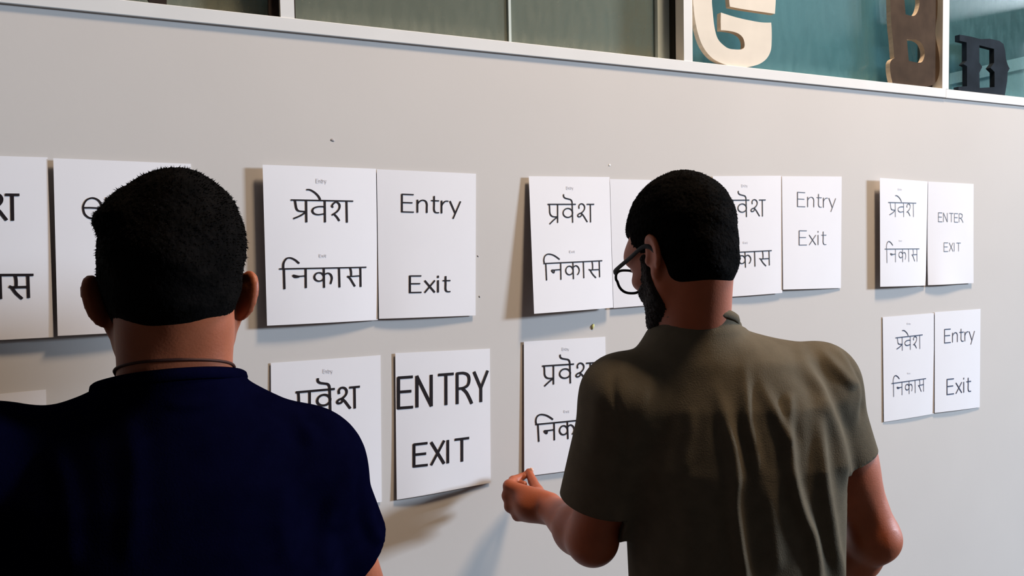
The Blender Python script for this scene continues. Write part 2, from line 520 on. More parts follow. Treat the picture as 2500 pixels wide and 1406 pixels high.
def crop_units(strokes, x0, x1, y0a, y0b, base):
    """measured pixels -> unit word: x along the headline 0..1, y 1 on the headline, 0 on the foot of the stems"""
    out = []
    for k, pts, n in strokes:
        q = []
        for p in pts:
            u = (p[0] - x0) / (x1 - x0)
            head = y0a + (y0b - y0a) * u
            b = base[0] + (base[1] - base[0]) * u
            q.append(np.array((u, (b - p[1]) / (b - head))))
        out.append((k, q, n))
    return out


# monoline hand: the word for entry (sha kept apart under its own short headline)
PRA_A = crop_units([
    Ln((295, 299), (548, 299)), Ln((655, 299), (722, 299)),
    S((309, 299), (311, 340), (313, 378), (324, 402), (346, 414), (383, 415)), Ln((383, 299), (383, 468)), S((380, 418), (350, 442), (312, 480)),
    Ln((517, 299), (521, 468)), arc(477, 379, 44, 42, -8, 352),
    S((437, 208), (438, 226), (452, 241), (480, 249), (503, 256), (514, 272), (517, 299)),
    S((581, 338), (580, 312), (597, 295), (620, 300), (633, 322), (629, 350), (607, 376), (580, 388), (568, 402), (577, 416), (595, 412), (606, 394), (600, 380)),
    S((600, 380), (622, 405), (640, 434), (658, 463)), Ln((688, 299), (690, 466))], 295, 722, 299, 299, (468, 468))
NIK_A = crop_units([
    Ln((257, 848), (797, 822)),
    Ln((275, 848), (282, 1002)), S((263, 848), (258, 815), (266, 780), (293, 761), (335, 767), (370, 787), (397, 809)),
    Ln((408, 840), (410, 995)), S((410, 903), (355, 908), (326, 911), (346, 934), (351, 912)),
    Ln((520, 834), (525, 990)), arc(488, 912, 34, 40, -10, 350),
    S((522, 884), (545, 868), (568, 880), (579, 908), (572, 938), (562, 950)),
    Ln((618, 830), (622, 981)),
    Ln((770, 823), (774, 972)), S((701, 827), (706, 865), (706, 905)), Ln((682, 908), (772, 903)), S((670, 903), (684, 908), (705, 908)), S((682, 908), (705, 945), (737, 979))],
    257, 797, 848, 822, (1000, 972))
# broad-nib hand: headline unbroken
PRA_B = crop_units([
    Ln((290, 346), (772, 355)),
    S((320, 350), (325, 385), (332, 415), (352, 432), (404, 436)), Ln((404, 350), (406, 516)), S((402, 440), (360, 468), (310, 490)),
    Ln((548, 352), (550, 516)), S((548, 398), (500, 398), (463, 410), (452, 430), (466, 452), (500, 460), (548, 452)),
    S((408, 266), (435, 268), (470, 288), (498, 316), (512, 342)),
    S((612, 402), (604, 392), (618, 372), (642, 362), (664, 382), (662, 412), (640, 440), (605, 462), (622, 458), (645, 480), (662, 506)),
    Ln((721, 355), (724, 518))], 290, 772, 346, 355, (516, 519))
NIK_B = crop_units([
    Ln((200, 883), (875, 870)),
    Ln((233, 883), (237, 1037)), S((228, 883), (230, 838), (250, 804), (280, 797), (315, 812), (345, 838)),
    Ln((396, 879), (397, 1028)), S((396, 936), (345, 940), (302, 932), (318, 948), (344, 945)),
    Ln((535, 877), (537, 1026)), arc(499, 945, 37, 33, -5, 355), S((536, 928), (565, 916), (588, 926), (598, 955), (588, 996)),
    Ln((655, 875), (659, 1023)),
    Ln((828, 872), (830, 1019)), S((745, 874), (752, 905), (752, 938)), Ln((722, 943), (830, 936)), S((724, 940), (745, 958), (762, 985), (782, 1016))],
    200, 875, 883, 870, (1035, 1019))

LAT = {
    'E': ([Ln((0, 0), (0, 1)), Ln((0, 1), (.56, 1)), Ln((0, .53), (.50, .53)), Ln((0, 0), (.57, 0))], .76),
    'n': ([Ln((0, 0), (0, .70)), S((0, .46), (.08, .60), (.24, .70), (.40, .66), (.47, .50), (.47, .25), (.47, 0))], .70),
    't': ([S((.14, .95), (.14, .5), (.14, .16), (.22, .02), (.38, .01)), Ln((0, .70), (.38, .70))], .52),
    'r': ([Ln((0, 0), (0, .70)), S((0, .42), (.08, .58), (.2, .69), (.34, .70))], .44),
    'y': ([Ln((0, .70), (.27, .0)), Ln((.54, .70), (.16, -.30))], .60),
    'x': ([Ln((0, .70), (.50, 0)), Ln((.50, .70), (0, 0))], .68),
    'i': ([Ln((0, 0), (0, .70)), Ln((0, .90), (0, .985))], .26),
    'e': ([S((.03, .36), (.2, .36), (.56, .36), (.54, .52), (.44, .64), (.28, .69), (.11, .62), (.02, .46), (.01, .32), (.06, .14), (.19, .02), (.33, .0), (.46, .06), (.54, .14))], .72),
    'N': ([Ln((0, 0), (0, 1)), Ln((0, 1), (.60, 0)), Ln((.60, 0), (.60, 1))], .92),
    'T': ([Ln((0, 1), (.62, 1)), Ln((.31, 1), (.31, 0))], .80),
    'R': ([Ln((0, 0), (0, 1)), S((0, 1), (.28, 1), (.48, .92), (.53, .75), (.46, .58), (.26, .50), (0, .49)), S((.22, .49), (.40, .35), (.54, .15), (.64, -.03))], .76),
    'Y': ([Ln((0, 1), (.30, .45)), Ln((.60, 1), (.30, .45)), Ln((.30, .45), (.30, 0))], .66),
    'X': ([Ln((0, 1), (.56, 0)), Ln((.56, 1), (0, 0))], .74),
    'I': ([Ln((0, 0), (0, 1))], .34),
}


def latin(word):
    out, x, xmax = [], 0.0, 0.0
    for ch in word:
        st, adv = LAT[ch]
        for k, pts, n in st:
            q = [p + np.array((x, 0)) for p in pts]
            xmax = max(xmax, max(p[0] for p in q))
            out.append((k, q, n))
        x += adv
    return [(k, [np.array((p[0] / xmax, p[1])) for p in pts], n) for k, pts, n in out]


class Sheet:
    """A sheet of paper: bilinear patch between four corners that stand a little off the wall, softly bowed"""
    def __init__(self, corners_px, lifts, bow=0.003, curl=0.0):
        self.c = [at_y(px, py, -l) for (px, py), l in zip(corners_px, lifts)]     # TL TR BR BL
        self.bow, self.curl = bow, curl

    def at(self, u, v):
        tl, tr, br, bl = self.c
        p = (1 - v) * ((1 - u) * tl + u * tr) + v * ((1 - u) * bl + u * br)
        b = self.bow * 4 * u * (1 - u) * (0.35 + 0.65 * v) + self.curl * (v ** 3) * (0.5 + 0.5 * math.sin(5.0 * u + 0.6))
        return p + np.array((0, -b, 0))

    def uv_of_px(self, px, py):
        uv = np.array((0.5, 0.5))
        t = np.array((px, py), float)
        for _ in range(12):
            f0 = project(self.at(*uv)) - t
            J = np.zeros((2, 2))
            for j in range(2):
                d = uv.copy(); d[j] += 1e-4
                J[:, j] = (project(self.at(*d)) - t - f0) / 1e-4
            uv = uv - np.linalg.solve(J, f0)
        return uv


def write(sheet, parent, strokes, tl, tr, bl, br, wv, wh, ink, name='lettering', lift=0.0007):
    """strokes in unit square (0,0 foot left .. 1,1 head right) fitted to four measured pixels on the sheet"""
    A = {k: sheet.uv_of_px(*p) for k, p in (('tl', tl), ('tr', tr), ('bl', bl), ('br', br))}
    size_u = np.linalg.norm(sheet.at(1, .5) - sheet.at(0, .5))
    size_v = np.linalg.norm(sheet.at(.5, 1) - sheet.at(.5, 0))

    def uv(p):
        x, y = p
        return y * ((1 - x) * A['tl'] + x * A['tr']) + (1 - y) * ((1 - x) * A['bl'] + x * A['br'])
    V, Fc = [], []
    for s in strokes:
        pts = [uv(p) * np.array((size_u, size_v)) for p in stroke_pts(s)]
        q = [pts[0]]
        for p in pts[1:]:
            if np.linalg.norm(p - q[-1]) > 1e-5: q.append(p)
        pts = np.array(q)
        if len(pts) < 2: continue
        tg = np.gradient(pts, axis=0)
        tg /= np.linalg.norm(tg, axis=1)[:, None] + 1e-9
        hw = 0.5 * np.sqrt((wv * tg[:, 1]) ** 2 + (wh * tg[:, 0]) ** 2)
        pts[0] -= tg[0] * hw[0] * 0.5
        pts[-1] += tg[-1] * hw[-1] * 0.5
        nn = np.stack([-tg[:, 1], tg[:, 0]], 1)
        n0 = len(V)
        for p, m, h in zip(pts, nn, hw):
            for sg in (-1, 1):
                e = p + sg * h * m
                V.append(sheet.at(e[0] / size_u, e[1] / size_v) + np.array((0, -lift, 0)))
        for i in range(len(pts) - 1):
            a = n0 + 2 * i
            Fc.append((a, a + 1, a + 3, a + 2))
    return mesh(name, V, Fc, ink, parent)


def paper(label, corners, lifts, bow=0.003, curl=0.0):
    sh = Sheet(corners, lifts, bow, curl)
    nu, nv = 12, 16
    base = np.mean([c for c in sh.c], 0)
    base[1] = 0
    V = [sh.at(i / nu, j / nv) - base for j in range(nv + 1) for i in range(nu + 1)]
    Fc = [(j * (nu + 1) + i, (j + 1) * (nu + 1) + i, (j + 1) * (nu + 1) + i + 1, j * (nu + 1) + i + 1) for j in range(nv) for i in range(nu)]
    o = mesh('paper_sheet', V, Fc, M_PAPER, None, True)
    o.location = base
    m = o.modifiers.new('thickness', 'SOLIDIFY')
    m.thickness = 0.0003
    m.offset = -1
    es = o.modifiers.new('edges', 'EDGE_SPLIT')
    es.split_angle = math.radians(40)
    tag(o, label, 'paper', 'printed sheets pinned to the wall')
    return sh, o


def write_on(sh, o, *a, **k):
    w = write(sh, o, *a, **k)
    w.matrix_parent_inverse = Matrix.Translation(-Vector(o.location))
    return w


def caption(sh, o, word, cx, cy, wpx):
    h = wpx * 0.19
    return write_on(sh, o, latin(word), (cx - wpx / 2, cy - h), (cx + wpx / 2, cy - h), (cx - wpx / 2, cy + h), (cx + wpx / 2, cy + h), 0.0009, 0.0009, M_CAPTION, 'caption')


def a4(cx, cz):
    out = []
    for sx, sz in ((-1, 1), (1, 1), (1, -1), (-1, -1)):
        out.append(tuple(project(np.array((cx + sx * .105, 0, EYE + cz + sz * .1485)))))
    return out


# ---- upper row, left to right
c = a4(-0.234, 0.017); c[1] = (116, 384); c[2] = (131, 823)
sh, o = paper('white sheet with heavy Devanagari letters, cut by the left edge of the photo', c, (.002, .003, .011, .004))
write_on(sh, o, PRA_A, (-160, 474), (46, 475.6), (-160, 541), (46, 537.5), .0046, .0042, M_INK)
write_on(sh, o, NIK_A, (-168, 672), (80.5, 670.8), (-168, 733), (80.5, 726), .0042, .0040, M_INK)

c = a4(-0.016, 0.016); c[0] = (130, 386); c[3] = (141, 820); c[1] = (466, 400)
sh, o = paper('white sheet with lower-case e showing beside the head of the navy-shirted man', c, (.007, .002, .004, .016))
write_on(sh, o, latin('entry'), (203, 461), (425, 461), (203, 533), (425, 531), .0027, .0027, M_INK)
write_on(sh, o, latin('exit'), (240, 640), (390, 640), (240, 712), (390, 709), .0027, .0027, M_INK)

sh, o = paper('white sheet with calligraphic Devanagari words beside the Entry sheet in the upper row', [(641, 402), (918, 412), (923, 781), (652, 795)], (.013, .003, .005, .014), .004)
write_on(sh, o, PRA_B, (710.8, 488), (861.6, 491), (710.8, 541.5), (861.6, 542.4), .0037, .0026, M_INK)
write_on(sh, o, NIK_B, (682.6, 656.4), (893.9, 652.3), (682.6, 704), (893.9, 699), .0037, .0026, M_INK)
caption(sh, o, 'Entry', 785, 441.5, 25); caption(sh, o, 'Exit', 788.5, 624, 17)

sh, o = paper('white sheet reading Entry and Exit in bold slanted-cut letters, right of the calligraphic sheet', [(920, 413), (1162, 424), (1161, 770), (925, 778)], (.003, .002, .005, .006), .003, .002)
write_on(sh, o, latin('Entry'), (981.5, 474), (1124, 480), (981.5, 517), (1124, 521), .0034, .0024, M_INK)
write_on(sh, o, latin('Exit'), (1001, 673.5), (1099, 673), (1001, 714), (1099, 712), .0040, .0026, M_INK)

sh, o = paper('white sheet with thin monoline Devanagari words, lifted off the wall at its left edge', [(1291, 430), (1488, 432), (1497, 751), (1304, 766)], (.007, .004, .014, .026), .002)
write_on(sh, o, PRA_A, (1337.6, 498.6), (1450, 498.6), (1337.6, 543.2), (1450, 542.5), .0027, .0026, M_INK)
write_on(sh, o, NIK_A, (1327.6, 643.2), (1469.7, 636.3), (1327.6, 683.2), (1469.7, 675.8), .0027, .0026, M_INK)
caption(sh, o, 'Entry', 1391.6, 458.7, 17); caption(sh, o, 'Exit', 1397, 614, 13)

sh, o = paper('white sheet mostly hidden behind the head of the man with glasses', [(1489, 437), (1669, 441), (1673, 738), (1498, 752)], (.003, .002, .003, .008), .002)
write_on(sh, o, latin('Entry'), (1568, 478), (1650, 481), (1568, 513), (1650, 514), .0024, .0022, M_INK)
write_on(sh, o, latin('Exit'), (1580, 600), (1640, 599), (1580, 634), (1640, 632), .0024, .0022, M_INK)

sh, o = paper('white sheet with monoline Devanagari words, half hidden behind the bowed head', [(1740, 430), (1908, 429), (1910, 715), (1748, 727)], (.003, .002, .008, .005), .003)
write_on(sh, o, PRA_A, (1768, 488.8), (1868.7, 488), (1768, 530), (1868.7, 528), .0028, .0026, M_INK)
write_on(sh, o, NIK_A, (1753, 618), (1883.5, 611.5), (1753, 656), (1883.5, 647), .0028, .0026, M_INK)
caption(sh, o, 'Entry', 1818, 453, 15); caption(sh, o, 'Exit', 1820, 592, 11)

sh, o = paper('white sheet reading Entry and Exit in thin grey letters, near the upper right', [(1909, 430), (2055, 431), (2053, 703), (1912, 707)], (.003, .001, .003, .010), .002)
write_on(sh, o, latin('Entry'), (1947, 469), (2040, 475), (1947, 504), (2040, 507), .0024, .0016, M_INK_SOFT)
write_on(sh, o, latin('Exit'), (1951, 563), (2017, 564), (1951, 598), (2017, 597), .0024, .0016, M_INK_SOFT)

sh, o = paper('white sheet with faint Devanagari words beside the ENTER sheet at far right', [(2148, 434), (2265, 443), (2260, 697), (2149, 700)], (.016, .004, .006, .016), .003)
write_on(sh, o, PRA_B, (2169, 494), (2236.3, 495.8), (2169, 529.5), (2236.3, 529.3), .0017, .0023, M_INK_SOFT)
write_on(sh, o, NIK_B, (2160.5, 607.8), (2243.8, 607.2), (2160.5, 640.9), (2243.8, 638), .0017, .0023, M_INK_SOFT)
caption(sh, o, 'Entry', 2197, 462, 9); caption(sh, o, 'Exit', 2198.5, 587.5, 7)

sh, o = paper('white sheet reading ENTER and EXIT in small thin capitals, wavy right edge', [(2266, 443), (2377, 449), (2376, 691), (2262, 696)], (.003, .002, .006, .005), .003, .006)
write_on(sh, o, latin('ENTER'), (2291, 519), (2351, 522), (2291, 541), (2351, 542.5), .0017, .0017, M_INK_SOFT)
write_on(sh, o, latin('EXIT'), (2304.5, 592.4), (2345, 593), (2304.5, 613.7), (2345, 613), .0017, .0017, M_INK_SOFT)

# ---- lower row
sh, o = paper('white sheet of which only the top edge shows above the raised navy shoulder', [(-185, 978), (112, 951), (124, 1390), (-178, 1430)], (.003, .003, .004, .004))
write_on(sh, o, PRA_A, (-110, 1060), (50, 1050), (-110, 1120), (50, 1110), .0036, .0036, M_INK)

sh, o = paper('white sheet with bold Devanagari letters partly covered by the navy shoulder', [(661, 886), (929, 867), (932, 1225), (664, 1262)], (.002, .002, .003, .004), .003)
write_on(sh, o, PRA_A, (723.6, 957.4), (877.5, 943.6), (723.6, 1011), (877.5, 995), .0045, .0042, M_INK)
write_on(sh, o, NIK_A, (688, 1103), (858, 1085), (688, 1152), (858, 1133), .0045, .0042, M_INK)
caption(sh, o, 'Entry', 801, 905.7, 23)

sh, o = paper('white sheet reading ENTRY and EXIT in big bold handwritten capitals', [(965, 862), (1196, 851), (1198, 1178), (968, 1219)], (.003, .002, .003, .003), .003, .003)
write_on(sh, o, latin('ENTRY'), (973, 922), (1190, 906), (973, 996), (1190, 978), .0064, .0056, M_INK)
write_on(sh, o, latin('EXIT'), (1011, 1085), (1144, 1069), (1011, 1138), (1144, 1123), .0058, .0052, M_INK)

sh, o = paper('white sheet with medium Devanagari words, its lower corner held by the reaching hand', [(1279, 834), (1478, 822), (1482, 1136), (1280, 1163)], (.003, .002, .003, .005), .002)
write_on(sh, o, PRA_A, (1324.4, 893.4), (1450.7, 885.3), (1324.4, 939), (1450.7, 931), .0036, .0034, M_INK)
write_on(sh, o, NIK_A, (1308, 1036), (1462, 1020.7), (1308, 1077), (1462, 1062), .0036, .0034, M_INK)
caption(sh, o, 'Entry', 1381, 851.7, 17); caption(sh, o, 'Exit', 1383.5, 1004, 13)

sh, o = paper('white sheet with small thin Devanagari words in the lower row at far right', [(2155, 774), (2280, 764), (2280, 1010), (2158, 1030)], (.002, .003, .003, .003), .002)
write_on(sh, o, PRA_B, (2186.6, 824.5), (2251.9, 817.2), (2186.6, 857), (2251.9, 850.6), .0018, .0026, M_INK_BLUE)
write_on(sh, o, NIK_B, (2176.9, 936), (2260, 923.9), (2176.9, 968.2), (2260, 954.6), .0018, .0026, M_INK_BLUE)
caption(sh, o, 'Entry', 2219, 789.6, 9); caption(sh, o, 'Exit', 2219, 911, 7)

sh, o = paper('white sheet reading Entry and Exit in dark blue letters, lowest at far right', [(2282, 762), (2394, 754), (2392, 994), (2282, 1008)], (.003, .002, .003, .006), .002)
write_on(sh, o, latin('Entry'), (2306, 804), (2379, 799), (2306, 837), (2379, 830), .0026, .0028, M_INK_BLUE)
write_on(sh, o, latin('Exit'), (2312, 926), (2370, 920), (2312, 963), (2370, 955), .0034, .0032, M_INK_BLUE)


# ------------------------------------------------------------------ organic modelling: implicit surfaces on a grid
class Field:
    def __init__(self, xs, ys, zs):
        self.ax = [np.asarray(a, np.float32) for a in (xs, ys, zs)]
        self.f = np.full(tuple(len(a) for a in self.ax), 0.2, np.float32)

    def sub(self, lo, hi):
        sl = []
        for a, l, h in zip(self.ax, lo, hi):
            i0, i1 = np.searchsorted(a, l), np.searchsorted(a, h)
            if i1 <= i0: return None
            sl.append(slice(i0, i1))
        g = np.meshgrid(*[a[s] for a, s in zip(self.ax, sl)], indexing='ij', sparse=True)
        return tuple(sl), g

    def add(self, fn, lo, hi, k=0.0, mode='add'):
        m = k + 0.012
        r = self.sub(np.asarray(lo) - m, np.asarray(hi) + m)
        if r is None: return
        sl, g = r
        d = fn(*g).astype(np.float32)
        f = self.f[sl]
        if mode == 'add':
            if k > 0:
                h = np.maximum(k - np.abs(f - d), 0) / k
                self.f[sl] = np.minimum(f, d) - h * h * k * 0.25
            else:
                self.f[sl] = np.minimum(f, d)
        else:
            d = -d
            if k > 0:
                h = np.maximum(k - np.abs(f - d), 0) / k
                self.f[sl] = np.maximum(f, d) + h * h * k * 0.25
            else:
                self.f[sl] = np.maximum(f, d)

    def cone(self, a, b, ra, rb, k=0.02, mode='add', flat=None):
        a, b = np.asarray(a, float), np.asarray(b, float)
        ab = b - a
        L2 = float(ab @ ab) + 1e-12
        R = max(ra, rb)

        def fn(x, y, z):
            px, py, pz = x - a[0], y - a[1], z - a[2]
            t = np.clip((px * ab[0] + py * ab[1] + pz * ab[2]) / L2, 0, 1)
            t2 = t * t * (3 - 2 * t)
            return np.sqrt((px - t * ab[0]) ** 2 + (py - t * ab[1]) ** 2 + (pz - t * ab[2]) ** 2) - (ra + (rb - ra) * (0.5 * t + 0.5 * t2))
        self.add(fn, np.minimum(a, b) - R, np.maximum(a, b) + R, k, mode)

    def ell(self, c, r, rot=None, k=0.02, mode='add'):
        c, r = np.asarray(c, float), np.asarray(r, float)
        Rm = np.eye(3) if rot is None else np.asarray(rot)      # columns = local axes in world
        R = float(r.max())

        def fn(x, y, z):
            px, py, pz = x - c[0], y - c[1], z - c[2]
            q = [(px * Rm[0, i] + py * Rm[1, i] + pz * Rm[2, i]) for i in range(3)]
            k0 = np.sqrt(sum((qi / ri) ** 2 for qi, ri in zip(q, r)))
            k1 = np.sqrt(sum((qi / ri ** 2) ** 2 for qi, ri in zip(q, r))) + 1e-6
            return k0 * (k0 - 1) / k1
        self.add(fn, c - R, c + R, k, mode)

    def loft(self, org, az, rows, k=0.03, mode='add', inflate=0.0):
        """rows: z, half width, half depth, offset right, offset forward (body frame turned by az about z)"""
        rows = sorted(rows)
        Z = np.array([q[0] for q in rows]); T = np.array(rows)
        ca, sa = math.cos(az), math.sin(az)       # right = (ca,-sa), forward = (sa,ca)

        def fn(x, y, z):
            it = lambda i: np.interp(z, Z, T[:, i])
            a, b, ox, oy = it(1) + inflate, it(2) + inflate, it(3), it(4)
            dx, dy = x - org[0], y - org[1]
            lx = dx * ca - dy * sa - ox
            ly = dx * sa + dy * ca - oy
            rr = (np.abs(lx / a) ** 2.3 + np.abs(ly / b) ** 2.3) ** (1 / 2.3)
            d = (rr - 1) * np.minimum(a, b) * 0.9
            dz = np.maximum(Z[0] - z, z - Z[-1])
            return np.maximum(d, dz)
        R = float(T[:, 1:3].max()) + float(np.abs(T[:, 3:]).max()) + inflate
        self.add(fn, (org[0] - R, org[1] - R, Z[0]), (org[0] + R, org[1] + R, Z[-1]), k, mode)

    def mesh(self, smooth=1):
        f = self.f
        ax = self.ax
        ins = f < 0
        nx, ny, nz = f.shape
        cnt = np.zeros((nx - 1, ny - 1, nz - 1), np.int8)
        for i in (0, 1):
            for j in (0, 1):
                for k in (0, 1):
                    cnt += ins[i:nx - 1 + i, j:ny - 1 + j, k:nz - 1 + k]
        act = (cnt > 0) & (cnt < 8)
        I, J, K = np.nonzero(act)
        idx = np.full(act.shape, -1, np.int32)
        idx[I, J, K] = np.arange(len(I))
        acc = np.zeros((len(I), 3)); n = np.zeros(len(I))
        corners = [(i, j, k) for i in (0, 1) for j in (0, 1) for k in (0, 1)]
        for a in corners:
            for b in corners:
                df = [b[t] - a[t] for t in range(3)]
                if sum(df) == 1 and min(df) == 0:
                    fa = f[I + a[0], J + a[1], K + a[2]]
                    fb = f[I + b[0], J + b[1], K + b[2]]
                    m = (fa < 0) != (fb < 0)
                    t = np.where(m, fa / np.where(m, fa - fb, 1), 0)
                    pa = np.stack([ax[0][I + a[0]], ax[1][J + a[1]], ax[2][K + a[2]]], 1)
                    pb = np.stack([ax[0][I + b[0]], ax[1][J + b[1]], ax[2][K + b[2]]], 1)
                    acc += np.where(m[:, None], pa + t[:, None] * (pb - pa), 0)
                    n += m
        V = acc / n[:, None]
        Q = []
        for axis in range(3):
            s0 = [slice(1, -1)] * 3; s0[axis] = slice(0, -1)
            s1 = [slice(1, -1)] * 3; s1[axis] = slice(1, None)
            A, B_ = ins[tuple(s0)], ins[tuple(s1)]
            e = np.argwhere(A != B_)
            if len(e) == 0: continue
            flip = A[tuple(e.T)]
            off = np.ones(3, int); off[axis] = 0
            e = e + off
            u, v = [(1, 2), (2, 0), (0, 1)][axis]
            du = np.zeros(3, int); du[u] = 1
            dv = np.zeros(3, int); dv[v] = 1
            c0 = idx[tuple((e - du - dv).T)]; c1 = idx[tuple((e - dv).T)]; c2 = idx[tuple(e.T)]; c3 = idx[tuple((e - du).T)]
            q = np.stack([c0, c1, c2, c3], 1)
            q[~flip] = q[~flip][:, ::-1]
            Q.append(q)
        Q = np.concatenate(Q)
        for _ in range(smooth):
            V = laplace(V, Q, 0.5)
        return V, Q


def laplace(V, Q, lam):
    acc = np.zeros_like(V); n = np.zeros(len(V))
    for a, b in ((0, 1), (1, 2), (2, 3), (3, 0)):
        for s, t in ((a, b), (b, a)):
            for ch in range(3):
                acc[:, ch] += np.bincount(Q[:, s], V[Q[:, t], ch], len(V))
            n += np.bincount(Q[:, s], minlength=len(V))
    return V + lam * (acc / np.maximum(n, 1)[:, None] - V)


def normals(V, Q):
    n = np.cross(V[Q[:, 2]] - V[Q[:, 0]], V[Q[:, 3]] - V[Q[:, 1]])
    out = np.zeros_like(V)
    for i in range(4):
        for ch in range(3):
            out[:, ch] += np.bincount(Q[:, i], n[:, ch], len(V))
    return out / (np.linalg.norm(out, axis=1)[:, None] + 1e-12)


def axis(lo, hi, coarse, fine):
    """grid lines from lo to hi, stepped by `coarse`, by finer steps inside the listed (a, b, step) ranges"""
    out = [lo]
    while out[-1] < hi:
        p = out[-1]
        st = coarse
        for a, b, s in fine:
            if a <= p < b: st = min(st, s)
        out.append(p + st)
    return np.array(out)


def sk_mesh(name, V, Q, m, parent, smooth=True):
    me = bpy.data.meshes.new(name)
    me.vertices.add(len(V)); me.vertices.foreach_set('co', np.asarray(V, np.float32).ravel())
    me.loops.add(Q.size); me.loops.foreach_set('vertex_index', Q.astype(np.int32).ravel())
    me.polygons.add(len(Q))
    me.polygons.foreach_set('loop_start', np.arange(0, Q.size, 4, dtype=np.int32))
    me.polygons.foreach_set('use_smooth', np.ones(len(Q), bool))
    me.update(calc_edges=True)
    me.validate()
    return link(name, me, m, parent)


def keep_faces(V, Q, keep):
    Q = Q[keep]
    used = np.unique(Q)
    mp = np.full(len(V), -1); mp[used] = np.arange(len(used))
    return V[used], mp[Q]


def cut(V, Q, region, p, n):
    """remove what lies beyond plane (p, n) inside region(V); the rim is snapped onto the plane"""
    p, n = np.asarray(p, float), np.asarray(n, float)
    n = n / np.linalg.norm(n)
    d = (V - p) @ n
    d = np.where(region(V), d, -1.0)
    out = d > 0
    V, Q2, = V.copy(), Q
    keep = ~(out[Q].all(1))
    rim = np.zeros(len(V), bool)
    kq = Q[keep]
    rim[kq[out[kq]]] = True
    V[rim] -= d[rim][:, None] * n
    fl = np.zeros(len(V), bool); fl[rim] = True
    used = np.unique(kq)
    mp = np.full(len(V), -1); mp[used] = np.arange(len(used))
    return V[used], mp[kq], fl[used]


def tube(name, pts, ra, rb, upv, m, parent, closed=False, seg=8):
    """swept elliptical tube; ra across upv, rb along upv"""
    pts = np.asarray(pts, float)
    tg = (np.roll(pts, -1, 0) - np.roll(pts, 1, 0)) if closed else np.gradient(pts, axis=0)
    tg /= np.linalg.norm(tg, axis=1)[:, None]
    V, Fc = [], []
    N = len(pts)
    ups = np.broadcast_to(np.asarray(upv, float), pts.shape)
    ra = np.broadcast_to(ra, N); rb = np.broadcast_to(rb, N)
    for p, t, u, a_, b_ in zip(pts, tg, ups, ra, rb):
        s = np.cross(t, u); s /= np.linalg.norm(s) + 1e-9
        w = np.cross(s, t)
        for j in range(seg):
            an = 2 * math.pi * j / seg
            V.append(p + a_ * math.cos(an) * s + b_ * math.sin(an) * w)
    for i in range(N if closed else N - 1):
        for j in range(seg):
            a = i * seg + j; b = i * seg + (j + 1) % seg
            c_ = ((i + 1) % N) * seg + (j + 1) % seg; d = ((i + 1) % N) * seg + j
            Fc.append((a, b, c_, d))
    if not closed:
        Fc.append(tuple(range(seg - 1, -1, -1)))
        Fc.append(tuple((N - 1) * seg + j for j in range(seg)))
    return mesh(name, V, Fc, m, parent, True)


def rotm(az, pitch, roll=0.0):
    """head axes as columns: right, forward, up.  az turns to the right of +Y, pitch > 0 looks up"""
    fwd = np.array((math.sin(az) * math.cos(pitch), math.cos(az) * math.cos(pitch), math.sin(pitch)))
    right = np.array((math.cos(az), -math.sin(az), 0.0))
    up = np.cross(right, fwd)
    r2 = math.cos(roll) * right + math.sin(roll) * up
    u2 = -math.sin(roll) * right + math.cos(roll) * up
    return np.stack([r2, fwd, u2], 1)


